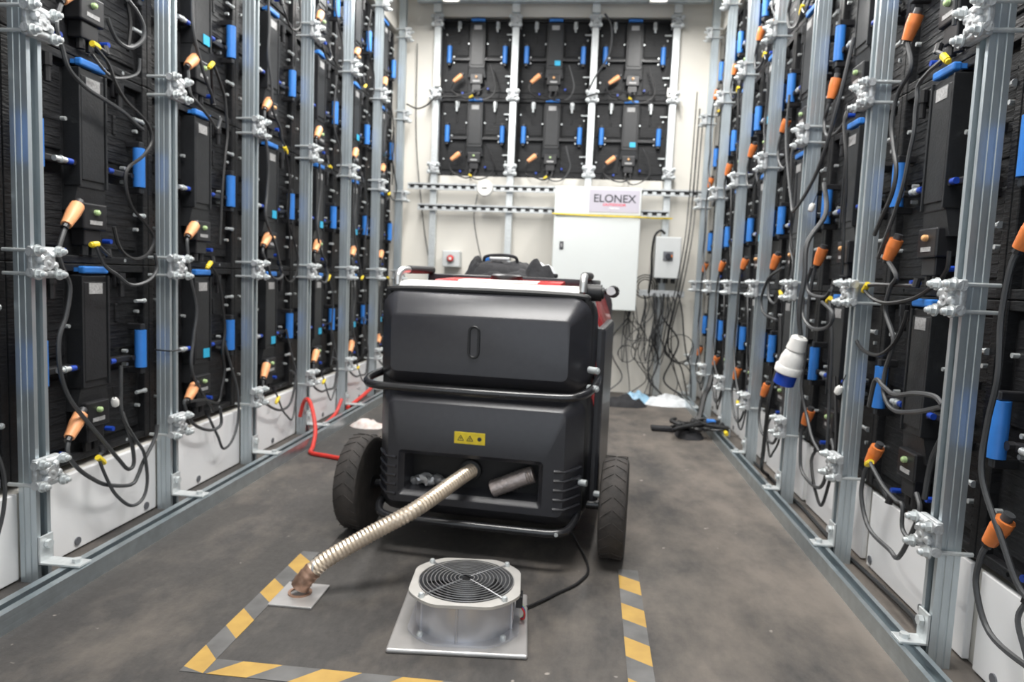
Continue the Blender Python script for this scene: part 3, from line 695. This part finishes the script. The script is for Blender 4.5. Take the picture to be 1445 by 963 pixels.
# ------------------------------------------------------------------ exhaust hose and floor plate
def gp(x, y, z): return G.matrix_basis @ Vector((x, y, z))
hp = spline([gp(-.012, .04, .220), gp(-.035, -.02, .208), (-.36, 1.545, .172), (-.455, 1.485, .124), (-.540, 1.443, .074), (-.575, 1.427, .040), (-.588, 1.424, .018)], 26)
def even(pts, step):
    out = [pts[0]]; acc = 0.0
    for p, q in zip(pts, pts[1:]):
        acc += (q - p).length
        if acc >= step: out.append(q); acc = 0.0
    return out
hp = even(spline(hp, 4), .0042)
HOSE = MB().tube(hp, 0, 14, rfun=lambda k, m: .0178 + (.0016 if k % 2 else -.0004)).obj('exhaust_hose', 'hose_metal', None, True); tag(HOSE, 'corrugated metal exhaust hose from generator down to floor plate', 'hose')
MB().tube(hp[-12:], 0, 14, rfun=lambda k, m: .0205 + .001 * math.sin(k * 1.9)).obj('burnt_end', 'hose_burnt', HOSE, True)
MB().torus(tuple(hp[-13]), .0185, .003, 'x', 14, 5).obj('wire_tie', 'wire', HOSE, True)
FP = MB().box(-.634, -.537, 1.362, 1.474, 0, .005, .0012).obj('floor_plate', 'plate_alu'); FP.location = (0, 0, .0); tag(FP, 'pale square metal plate on floor around hose end', 'plate')
MB().lathe([(.026, .005), (.026, .008), (.020, .008), (.020, .005)], 20, Matrix.Translation((-.588, 1.424, 0)), close=False).obj('hole_collar', 'hose_burnt', FP, True)

# ------------------------------------------------------------------ axial fan on its square plate
FAN = empty('axial_fan', (-.207, 1.365, 0), R(4.5)); tag(FAN, 'silver axial fan with wire guard on square metal plate', 'fan')
MB().box(-.140, .130, -.130, .128, .0, .009, .0035).obj('base_plate', 'plate_alu', FAN)
def octo(a, c): return [(a, -c), (a, c), (c, a), (-c, a), (-a, c), (-a, -c), (-c, -a), (c, -a)]
def flange(z0, z1, name, m):
    # cut-corner frame with round opening
    n = 64; out = []; inn = []
    for i in range(n):
        t = 2 * math.pi * i / n; c, s = math.cos(t), math.sin(t)
        k = min(.112 / max(abs(c), 1e-6), .112 / max(abs(s), 1e-6), .132 / max((abs(c) + abs(s)) * .7071, 1e-6) * 1.0); k = min(k, .124)
        out.append((k * c, k * s)); inn.append((.0985 * c, .0985 * s))
    mb = MB(); V = lambda L, z: [(x, y, z) for x, y in L]
    mb.loft([V(inn, z0), V(out, z0), V(out, z1), V(inn, z1), V(inn, z0)], False, False)
    return mb.obj(name, m, FAN, True)
flange(.009, .013, 'lower_flange', 'fan_alu'); flange(.086, .092, 'upper_flange', 'fan_flange')
MB().lathe([(.1015, .012), (.1015, .088), (.0975, .088), (.0975, .012), (.1015, .012)], 48, close=False).obj('housing', 'fan_alu', FAN, True)
for a in (-95, -20, 60, 140, 215): 
    c, s = math.cos(R(a)), math.sin(R(a)); MB().cyl((.1025 * c, .1025 * s, .013), (.1025 * c, .1025 * s, .087), .0028, 6).obj('rib', 'fan_alu', FAN, True)
for a in (45, 135, 225, 315):
    c, s = math.cos(R(a)) * .1155, math.sin(R(a)) * .1155
    for z in (.092, .013):
        mb = MB(); mb.cyl((c, s, z), (c, s, z + .004), .0065, 6); dome(mb, (c, s, z + .004), .0055, (0, 0, 1), .005); mb.obj('bolt', 'zinc', FAN, True)
mb = MB()
for k in range(11): mb.torus((0, 0, .0945 + .0035 * (1 - (k / 10.0) ** 2)), .016 + .0082 * k, .0012, 'z', 48, 4)
gd = mb.obj('wire_guard', 'wire', FAN, True)
for a in (45, 135, 225, 315):
    c, s = math.cos(R(a)), math.sin(R(a)); MB().tube([(.012 * c, .012 * s, .0985), (.06 * c, .06 * s, .0975), (.112 * c, .112 * s, .0945)], .0016, 5).obj('spoke', 'wire', gd)
MB().lathe([(.040, .020), (.040, .076), (.034, .082), (.010, .083)], 28).obj('motor_hub', 'gen_dark', FAN, True)
for k in range(7):
    a0 = 2 * math.pi * k / 7; vs = []; fs = []
    for j in range(5):
        r_ = .038 + .056 * j / 4; aw = .30 + .05 * j
        for i in range(4):
            q = i / 3 - .5; a = a0 + q * aw * 2 + .12 * j; vs.append((r_ * math.cos(a), r_ * math.sin(a), .050 + q * .040)); 
    n0 = len(vs); vs += [(x, y, z - .0018) for x, y, z in vs]
    for j in range(4):
        for i in range(3):
            a = j * 4 + i; fs += [(a, a + 1, a + 5, a + 4), (n0 + a + 4, n0 + a + 5, n0 + a + 1, n0 + a)]
    MB().add(vs, fs).obj('blade', 'gen_dark', FAN, True)
MB().box(.104, .118, -.016, .016, .045, .070, .002).obj('terminal_box', 'black_plastic', FAN)
for k, m_ in enumerate(('red_cable', 'blue_deep', 'green_lens')):
    MB().tube(spline([(.112, -.008 + .008 * k, .05), (.122, -.01 + .008 * k, .035), (.122, -.004 + .008 * k, .018), (.116, .01, .011)], 5), .0022, 6).obj('lead', m_, FAN, True)
fc = MB().tube(spline([(-.10, 1.43, .006), (-.06, 1.475, .006), (-.02, 1.53, .005), (.03, 1.60, .005), (.05, 1.70, .005), (.0, 1.95, .005), (-.04, 2.2, .005)], 8), .0032, 7).obj('fan_cable', 'cable_black', None, True); tag(fc, 'black cable running from axial fan under the generator', 'cable')

# ------------------------------------------------------------------ hazard tape on the floor
def tape(p0, p1, wd_, period, phase, skew, label, name='hazard_tape'):
    # striped strip: yellow and worn grey parallelograms as separate faces; local x along the strip
    p0 = Vector(p0); p1 = Vector(p1); L = (p1 - p0).length; mb = MB(); T = .0008
    t = phase; cuts = []
    while t < L + period * 2:
        cuts.append((t, t + period / 2)); t += period
    def para(a, b, mi):
        lo0, lo1 = max(0, min(L, a)), max(0, min(L, b)); hi0, hi1 = max(0, min(L, a + skew)), max(0, min(L, b + skew))
        if lo1 - lo0 < 1e-4 and hi1 - hi0 < 1e-4: return
        mb.cur = mi
        mb.add([(lo0, 0, 0), (lo1, 0, 0), (hi1, wd_, 0), (hi0, wd_, 0), (lo0, 0, T), (lo1, 0, T), (hi1, wd_, T), (hi0, wd_, T)], [(3, 2, 1, 0), (4, 5, 6, 7), (0, 1, 5, 4), (1, 2, 6, 5), (2, 3, 7, 6), (3, 0, 4, 7)])
    prev = phase - period / 2
    for a, b in cuts: para(prev, a, 1); para(a, b, 0); prev = b
    d = (p1 - p0); o = mb.obj(name, ['tape_yellow', 'tape_grey'], None, False, (p0.x, p0.y, .0003), (0, 0, math.atan2(d.y, d.x)))
    tag(o, label, 'tape', 'yellow and grey hazard tapes'); return o
tape((-.633, 1.106, 0), (-.633, 1.655, 0), .044, .148, -.029, .044, 'striped hazard tape on floor left of the axial fan')
tape((.166, 1.08, 0), (.175, 1.70, 0), .049, .149, .033, .030, 'striped hazard tape on floor right of the axial fan')
tape((-.6325, 1.106, .0), (.11, 1.106, 0), .047, .149, .006, .045, 'striped hazard tape on floor in front of the axial fan')

# ------------------------------------------------------------------ back wall equipment
def slotted_rail(name, x0, x1, z, y, label):
    t = empty(name, ((x0 + x1) / 2, y, z)); tag(t, label, 'rail', 'slotted rails across the back wall'); h = (x1 - x0) / 2
    MB().box(-h, h, -.004, .016, .0115, .0205).box(-h, h, -.004, .016, -.0205, -.0115).box(-h, h, .012, .016, -.0115, .0115).obj('channel', 'galvanised_bright', t)
    n = int((x1 - x0) / .056); 
    for k in range(n + 1):
        x = -h + k * (2 * h) / n
        MB().box(max(-h, x - .013), min(h, x + .013), .0, .012, -.0115, .004).obj('web', 'zinc', t)
    MB().box(-h, h, .0095, .0119, -.0114, .0114).obj('shadow_slot', 'gen_dark', t)
    return t
slotted_rail('slotted_rail', -1.155, .765, 1.290, 4.466, 'upper slotted steel rail across the back wall behind the switch cabinet')
slotted_rail('slotted_rail', -1.085, .520, 1.158, 4.466, 'lower slotted steel rail across the back wall behind the switch cabinet')

K = empty('switch_cabinet', (.073, 4.46, .548)); tag(K, 'large pale grey electrical cabinet with company sign on back wall', 'cabinet')
W2 = .262
MB().box(-W2, W2, -.16, 0, 0, .742, .006).obj('body', 'cabinet_grey', K)
dr = MB().box(-W2, W2, -.180, -.162, .0, .555, .005).obj('door', 'cabinet_grey', K)
MB().box(-W2, W2, -.180, -.162, .575, .742, .005).obj('top_panel', 'cabinet_grey', K)
lk = MB().box(-W2 + .042, -W2 + .066, -.186, -.180, .360, .408, .003).obj('lock', 'ink_black', dr)
MB().box(-W2 + .049, -W2 + .059, -.1885, -.186, .372, .396, .002).obj('lock_insert', 'pale_label', lk)
sg = MB().box(-.052, .250, -.1825, -.180, .592, .726).obj('sign', 'sign_lilac', K)
def text(s, size, sx, x, z, y, m, parent, name, bold=0.0):
    cu = bpy.data.curves.new(name, 'FONT'); cu.body = s; cu.size = size; cu.align_x = 'CENTER'; cu.extrude = .0004; cu.offset = bold
    t = bpy.data.objects.new('tmp', cu); COL.objects.link(t); dg = bpy.context.evaluated_depsgraph_get(); me = bpy.data.meshes.new_from_object(t.evaluated_get(dg))
    bpy.data.objects.remove(t); me.materials.clear(); me.materials.append(M[m])
    o = link(name, me, parent, (x, y, z), (R(90), 0, 0)); o.scale = (sx, 1, 1); return o
text('ELONEX', .066, 1.02, .100, .652, -.1830, 'ink_black', sg, 'lettering', .0007)
text('OUTDOOR', .020, 1.35, .100, .630, -.1830, 'ink_red', sg, 'small_lettering', .0006)
text('MEDIA', .016, 1.3, .100, .610, -.1830, 'ink_white', sg, 'small_lettering', .0004)
ys = MB().tube(spline([(-.20, 4.276, 1.122), (.0, 4.275, 1.117), (.34, 4.276, 1.115), (.40, 4.34, 1.118), (.50, 4.44, 1.128), (.545, 4.470, 1.132)], 6), .0045, 6).obj('yellow_cord', 'yellow', None, True); tag(ys, 'thin yellow cord stretched across the grey electrical cabinet', 'cord')

I = empty('isolator_box', (.520, 4.46, .755)); tag(I, 'small grey isolator switch box right of the large cabinet', 'switch box')
MB().box(-.078, .078, -.10, 0, 0, .255, .006).obj('body', 'box_grey', I)
pl = MB().box(-.030, .030, -.106, -.100, .108, .166, .003).obj('switch_plate', 'switch_grey', I)
MB().cyl((0, -.106, .137), (0, -.120, .137), .017, 18).box(-.007, .007, -.128, -.118, .120, .154, .002).obj('rotary_knob', 'ink_black', pl)
MB().box(.016, .026, -.118, -.106, .130, .144, .002).obj('orange_mark', 'orange_dark', pl)
for x in (-.045, 0, .045): MB().cyl((x, -.05, .002), (x, -.05, -.03), .014, 10).obj('gland', 'black_plastic', I, True)

E_ = empty('emergency_stop', (-.852, 4.50, .775)); tag(E_, 'small grey emergency stop box with red button on back wall', 'switch box')
MB().box(-.056, .056, -.055, .045, 0, .105, .006).obj('body', 'box_grey', E_)
MB().cyl((0, -.055, .055), (0, -.066, .055), .027, 20).obj('collar', 'pale_label', E_, True)
MB().lathe([(.014, .0), (.021, .003), (.021, .010), (.016, .015)], 20, Matrix.Translation((0, -.066, .055)) @ Matrix.Rotation(R(90), 4, 'X')).obj('button', 'red_plastic', E_, True)
MB().cyl((0, -.079, .055), (0, -.083, .055), .010, 14).obj('button_centre', 'white_plastic', E_, True)

D_ = empty('round_sensor', (-.645, 4.452, 1.283)); tag(D_, 'round white disc sensor fixed on upper slotted rail', 'sensor')
rm = Matrix.Rotation(R(90), 4, 'X')
MB().lathe([(.051, -.012), (.053, .0), (.053, .018), (.048, .026), (.030, .028)], 32, rm).obj('disc', 'white_plastic', D_, True)
MB().box(-.016, .016, -.031, -.027, -.003, .003).obj('mark', 'ink_black', D_)

# top strut across the back and small parts of the post heads
ts = MB().box(-1.12, .70, 4.44, 4.481, 2.432, 2.473, .003).obj('top_strut', 'galvanised'); tag(ts, 'horizontal galvanised strut across top of back wall', 'strut')
for j in range(4): MB().box(PX0 + .5 * j - .026, PX0 + .5 * j + .026, 4.466, 4.490, 2.378, 2.432, .004).obj('joint_block', 'zinc', ts)
for k, (fx, fz) in enumerate(((-.9916 + .012, 1.822), (.5084 + -.022, 1.775))):
    wb = MB().box(fx - .018, fx + .018, 4.462, 4.488, fz + .12 - .022, fz + .12 + .034, .004).obj('white_adapter', 'white_plastic'); tag(wb, ('small white plastic adapter on leftmost back post', 'small white plastic adapter on rightmost back post')[k], 'adapter')

# tangle of cables below the isolator
rg = random.Random(21); 
def cable(name, pts, r, m, label, group=None, n=6, k=6):
    o = MB().tube(spline(pts, k), r, n).obj(name, m, None, True); tag(o, label, 'cable', group); return o
for k in range(20):
    x0 = rg.choice((rg.uniform(.26, .33), rg.uniform(.38, .50), rg.uniform(.45, .60))); y = 4.405 + .006 * k * (1 if k % 2 else -1) * .5
    x1 = x0 + rg.uniform(-.12, .14); dep = rg.uniform(.08, .42); b = .63 - dep; kind = rg.random()
    if kind < .55: pts = [(x0, y, .66), (x0 + .01, y, .60), (x0 * .7 + x1 * .3, y - .01, .63 - dep * .7), (x0 * .5 + x1 * .5, y - .02, b), (x0 * .2 + x1 * .8, y - .01, .63 - dep * .75), (x1 + .02, y, .58), (x1, y, .65)]
    else: pts = [(x0, y, .66), (x0 + rg.uniform(-.03, .03), y - .01, .52), (x1 + rg.uniform(-.06, .06), y - .02, .38), (x1, y - .01, .25), (x1 + rg.uniform(-.05, .09), y - .03, .12), (x1 + rg.uniform(-.05, .09), y - .06, .03)]
    pts = [(max(.20, min(.73, a)), b_2, max(.03, c_)) for a, b_2, c_ in pts]
    cable('tangled_cable', pts, rg.choice((.0025, .003, .0042, .0055)), rg.choice(('cable_black', 'cable_black', 'cable_grey')), 'black cable in the tangle below the isolator box', 'tangled cables below isolator')
for k in range(3):                                       # coil above the tangle
    R_ = .045 + .014 * k; pts = [(.40 + R_ * math.cos(a * .5), 4.425 + .004 * a * .2, .70 + R_ * math.sin(a * .5)) for a in range(0, 14)]
    cable('coiled_cable', pts, .0035, 'cable_black', 'thin black cable coiled left of the isolator box', 'coiled cables by isolator')
for k, (cx_, cz_, R_) in enumerate(((.33, .42, .055), (.40, .30, .07), (.30, .28, .05), (.62, .33, .08))):
    pts = [(cx_ + R_ * (1 + .01 * a) * math.cos(a * .55 + k), 4.352 - .003 * a, cz_ + R_ * (1.15 - .012 * a) * math.sin(a * .55 + k)) for a in range(0, 15)]
    cable('ring_cable', pts, .0026, 'cable_black', ('thin black cable ring hanging highest under the grey cabinet corner', 'thin black cable ring above the black bag', 'thin black cable ring hanging beside the generator', 'thin black cable ring right of the back post foot')[k])
cable('trailing_cable', [(.60, 4.37, .66), (.625, 4.35, .55), (.64, 4.33, .42), (.66, 4.31, .30), (.685, 4.29, .22), (.69, 4.26, .12)], .0045, 'cable_black', 'black cable trailing from isolator box towards right corner')
cable('trailing_cable', [(.47, 4.36, .50), (.52, 4.32, .34), (.60, 4.30, .24), (.66, 4.29, .26), (.69, 4.29, .34)], .0035, 'cable_black', 'black cable sagging across the back post into right corner')
tr = MB().box(.36, .64, 4.41, 4.45, .640, .655, .002).obj('cable_tray', 'galvanised_bright'); tag(tr, 'short steel cable tray under the isolator box', 'tray')
MB().box(.36, .64, 4.41, 4.414, .655, .68, .001).obj('lip', 'galvanised_bright', tr)
cable('feed_cable', [(.500, 4.40, 1.03), (.47, 4.395, 1.05), (.435, 4.39, 1.01), (.425, 4.39, .9), (.43, 4.40, .78), (.42, 4.41, .66)], .008, 'cable_black', 'thick black cable arching into top of isolator box')
for k in range(3):
    q = k * .022
    cable('down_cable', [(.690 - q, 4.44, 1.70 + .1 * k), (.684 - q, 4.435, 1.45), (.678 - q, 4.43, 1.2), (.655 - q, 4.36 - .012 * k, .98), (.615 - q, 4.325 - .012 * k, .70), (.565 - q, 4.33 - .01 * k, .42 - .05 * k), (.60 + q * 2, 4.36, .20), (.66 + q, 4.30, .03)], .0035 + .001 * (k == 1), 'cable_black', 'black cable bundle sloping down right of the isolator box', 'cables right of isolator')
cable('wall_cable', [(-1.13, 4.52, 2.2), (-1.12, 4.52, 1.6), (-1.06, 4.51, 1.1), (-1.0, 4.50, .78), (-.95, 4.50, .5)], .0035, 'cable_grey', 'thin grey cable drooping down left end of back wall')
cable('sensor_cable', [(-.70, 4.50, 1.25), (-.72, 4.51, 1.1), (-.68, 4.51, .9), (-.62, 4.51, .7), (-.6, 4.5, .5)], .003, 'cable_grey', 'thin cable hanging below the round white sensor')
cable('link_cable', [(-1.17, 4.44, 1.80), (-1.10, 4.45, 1.775), (-1.03, 4.44, 1.80), (-.98, 4.44, 1.845), (-.85, 4.47, 1.862), (-.72, 4.49, 1.90), (-.66, 4.50, 1.93)], .005, 'cable_black', 'black cable from left wall across to back cabinets')
cable('draped_cable', [(-.30, 4.49, 1.88), (-.2, 4.47, 1.84), (-.05, 4.455, 1.86), (.02, 4.45, 1.88), (.15, 4.45, 1.90), (.30, 4.47, 1.88), (.36, 4.49, 1.91)], .005, 'cable_black', 'black cable draped across third back post')
cable('draped_cable', [(.06, 4.44, 2.36), (.10, 4.44, 2.30), (.11, 4.45, 2.2), (.09, 4.45, 2.1), (.03, 4.44, 2.0), (-.02, 4.46, 1.9)], .006, 'cable_grey', 'grey cable curving beside third back post at top')

# ------------------------------------------------------------------ industrial plug hanging on the right wall
IP = empty('industrial_plug', (.650, 2.175, .503)); IP.scale = (.92, .92, .92); IP.rotation_euler = (R(14), R(10), 0); tag(IP, 'white and blue industrial plug hanging in front of a right post', 'plug')
MB().lathe([(.020, .085), (.026, .080), (.029, .055), (.031, .040), (.026, .036), (.030, .030), (.037, .010), (.039, -.018), (.036, -.02)], 28).obj('body', 'white_plastic', IP, True)
MB().lathe([(.041, -.018), (.044, -.022), (.044, -.042), (.041, -.045)], 28).obj('collar', 'white_plastic', IP, True)
MB().lathe([(.034, -.046), (.034, -.085), (.031, -.087), (.031, -.050)], 28, close=True).obj('blue_shroud', 'blue_deep', IP, True)
for a in range(3): MB().cyl((.016 * math.cos(R(120 * a)), .016 * math.sin(R(120 * a)), -.087), (.016 * math.cos(R(120 * a)), .016 * math.sin(R(120 * a)), -.098), .004, 8).obj('pin', 'zinc', IP)
cable('plug_cable', [IP.location + Vector((.014, -.020, .080)), (.652, 2.145, .66), (.658, 2.14, .76), (.665, 2.16, .86), (.72, 2.19, .95), (.732, 2.26, 1.05)], .0075, 'cable_grey', 'dark cable from which the industrial plug hangs', n=8)
cable('hanging_cable', [(.725, 2.60, .62), (.72, 2.56, .48), (.69, 2.53, .33), (.69, 2.55, .22), (.69, 2.56, .12), (.70, 2.60, .05), (.74, 2.66, .012)], .007, 'cable_black', 'black cable hanging down behind the industrial plug')
# cables lying behind the right rail
cable('floor_cable', [(.735, 3.0, .008), (.745, 2.6, .008), (.755, 2.3, .008), (.748, 2.0, .008), (.758, 1.75, .008), (.752, 1.55, .02), (.735, 1.47, .03), (.73, 1.44, .01)], .006, 'cable_black', 'black cable lying on floor behind the right rail')
# loose cable loops on the near right wall
def wall_run(x, yz, r, m, label): return cable('loose_cable', [(x, y, z) for y, z in yz], r, m, label, n=7)
wall_run(-1.186, [(1.723, 1.386), (1.759, 1.37), (1.785, 1.343), (1.782, 1.308), (1.733, 1.271), (1.687, 1.269), (1.66, 1.291), (1.645, 1.314)], .0055, 'cable_grey', 'grey cable loop high beside the spine in the nearest full left bay')
wall_run(-1.190, [(1.591, 1.213), (1.616, 1.197), (1.642, 1.184), (1.675, 1.179), (1.732, 1.197), (1.769, 1.221), (1.775, 1.257)], .0038, 'cable_grey', 'thin cable sagging under the high loop in the nearest full left bay')
wall_run(.712, [(1.862, .68), (1.883, .627), (1.83, .58), (1.721, .571), (1.641, .606), (1.602, .654), (1.592, .683)], .0048, 'cable_black', 'dark cable hanging as a bowl left of the nearest right post')
wall_run(.714, [(1.75, .441), (1.727, .51), (1.679, .501), (1.618, .492), (1.529, .51), (1.448, .517), (1.414, .506)], .0055, 'cable_grey', 'grey cable bent towards the nearest right post')
wall_run(.714, [(1.408, .438), (1.436, .384), (1.448, .306)], .0060, 'cable_grey', 'short grey cable hugging the nearest right post low down')
wall_run(.690, [(2.184, .788), (2.216, .738), (2.179, .708), (2.054, .701), (2.008, .721)], .0050, 'cable_grey', 'grey cable hooked between second and third right posts')
wall_run(.684, [(2.221, .697), (2.207, .636), (2.113, .607), (1.985, .621), (1.958, .659), (2.051, .687)], .0050, 'cable_grey', 'grey cable ring hanging between second and third right posts')
wall_run(.690, [(2.483, .794), (2.636, .766), (2.694, .736), (2.746, .672), (2.686, .624), (2.512, .609)], .0050, 'cable_grey', 'grey cable curl beside the industrial plug')
cable('loose_cable', [(.715, 2.06, 1.42), (.70, 2.1, 1.25), (.69, 2.2, 1.08), (.68, 2.36, .98), (.69, 2.45, 1.02), (.705, 2.62, 1.25), (.715, 2.66, 1.42)], .0055, 'cable_grey', 'long grey cable looped across third and fourth right posts')

for (tx, ty, tz), lb_ in (((-1.176, 1.642, .361), 'small white cable tag dangling low in the nearest full left bay'), ((.700, 2.259, .976), 'small white cable tag dangling between second and third right posts'), ((.692, 1.893, .458), 'small white cap on cable beside the second right post')):
    o = MB().lathe([(.004, -.014), (.009, -.009), (.010, .004), (.006, .012)], 12).obj('cable_tag', 'white_plastic', None, True, (tx, ty, tz), (R(25), R(10), 0)); tag(o, lb_, 'tag', 'white cable tags')
    MB().cyl((0, 0, .012), (0, 0, .05), .0015, 5).obj('string', 'cable_black', o)
tie = MB().tube([(-1.169 + .0, YL0 + .5 - .024, .47), (-1.164, YL0 + .5 - .024, .47), (-1.164, YL0 + .5 + .024, .47), (-1.215, YL0 + .5 + .024, .472), (-1.215, YL0 + .5 - .024, .472), (-1.169, YL0 + .5 - .024, .47)], .0022, 5).obj('cable_tie', 'cable_black', None); tag(tie, 'thin black cable tie round a left post', 'cable tie')
# ------------------------------------------------------------------ red cable on the left, scraps on the floor
cable('red_cable', [(-1.185, 2.845, .085), (-1.165, 2.835, .15), (-1.13, 2.80, .17), (-1.09, 2.75, .13), (-1.058, 2.70, .06), (-1.045, 2.64, .01), (-1.02, 2.56, .008), (-.95, 2.53, .008), (-.86, 2.50, .008), (-.70, 2.46, .008), (-.60, 2.44, .008)], .0085, 'red_cable', 'red cable arching over the left rail towards the generator', n=8)
cable('red_cable', [(-1.145, 2.86, .012), (-1.150, 3.05, .012), (-1.155, 3.2, .03), (-1.150, 3.27, .09)], .0085, 'red_cable', 'red cable lying behind the left rail, near piece', n=8)
cable('red_cable', [(-1.150, 3.36, .03), (-1.140, 3.55, .055), (-1.150, 3.75, .07), (-1.160, 3.83, .08)], .010, 'red_cable', 'red cable lying behind the left rail, far piece', n=8)
s1 = lump('plastic_scrap', 'film_pink', None, 0, 0, .085, .055, .030, 1.7, 18, rough=.6); s1.location = (-.965, 3.10, 0); tag(s1, 'crumpled clear plastic wrapping on floor left of generator', 'wrapping')
s2 = lump('black_bag', 'cloth_black', None, 0, 0, .13, .08, .055, 4.2, 20, rough=.5); s2.location = (.27, 4.05, 0); tag(s2, 'flat black bag on floor at foot of back wall', 'bag')
s3 = lump('plastic_sheet', 'plastic_film', None, 0, 0, .16, .09, .050, 6.6, 22, rough=.5); s3.location = (.55, 4.18, 0); tag(s3, 'crumpled white plastic sheet on floor in back right corner', 'wrapping')
s4 = lump('plastic_sheet', 'film_blue', None, 0, 0, .10, .06, .055, 9.6, 18, rough=.6); s4.location = (.36, 4.20, 0); tag(s4, 'crumpled pale blue plastic sheet behind the flat black bag', 'wrapping')
# heap of black straps and cables on the right rail
HC = lump('strap_heap', 'cloth_black', None, 0, 0, .07, .10, .040, 7.7, 20, rough=.6); HC.location = (.545, 3.32, 0); tag(HC, 'heap of black webbing straps on floor by right rail', 'straps')
rg2 = random.Random(8)
for k in range(9):
    pts = [(rg2.uniform(-.10, .17), rg2.uniform(-.10, .12), rg2.uniform(.045, .075)) for q in range(5)]
    MB().tube(spline(pts, 6), rg2.choice((.006, .010)), 6).obj('strap', 'cable_black', HC, True)
MB().box(-.17, -.02, .06, .12, .003, .022, .005).obj('webbing', 'cloth_black', HC)
MB().box(.085, .125, .01, .05, .062, .080, .004).obj('blue_buckle', 'blue_plastic', HC)
MB().cyl((.15, -.12, .045), (.15, -.09, .050), .009, 8).obj('yellow_end', 'yellow', HC)
cable('strap_cable', [(.69, 3.62, .26), (.67, 3.58, .20), (.64, 3.52, .16), (.61, 3.45, .06), (.600, 3.41, .075)], .014, 'cable_black', 'black cable dropping from right wall onto the strap heap')
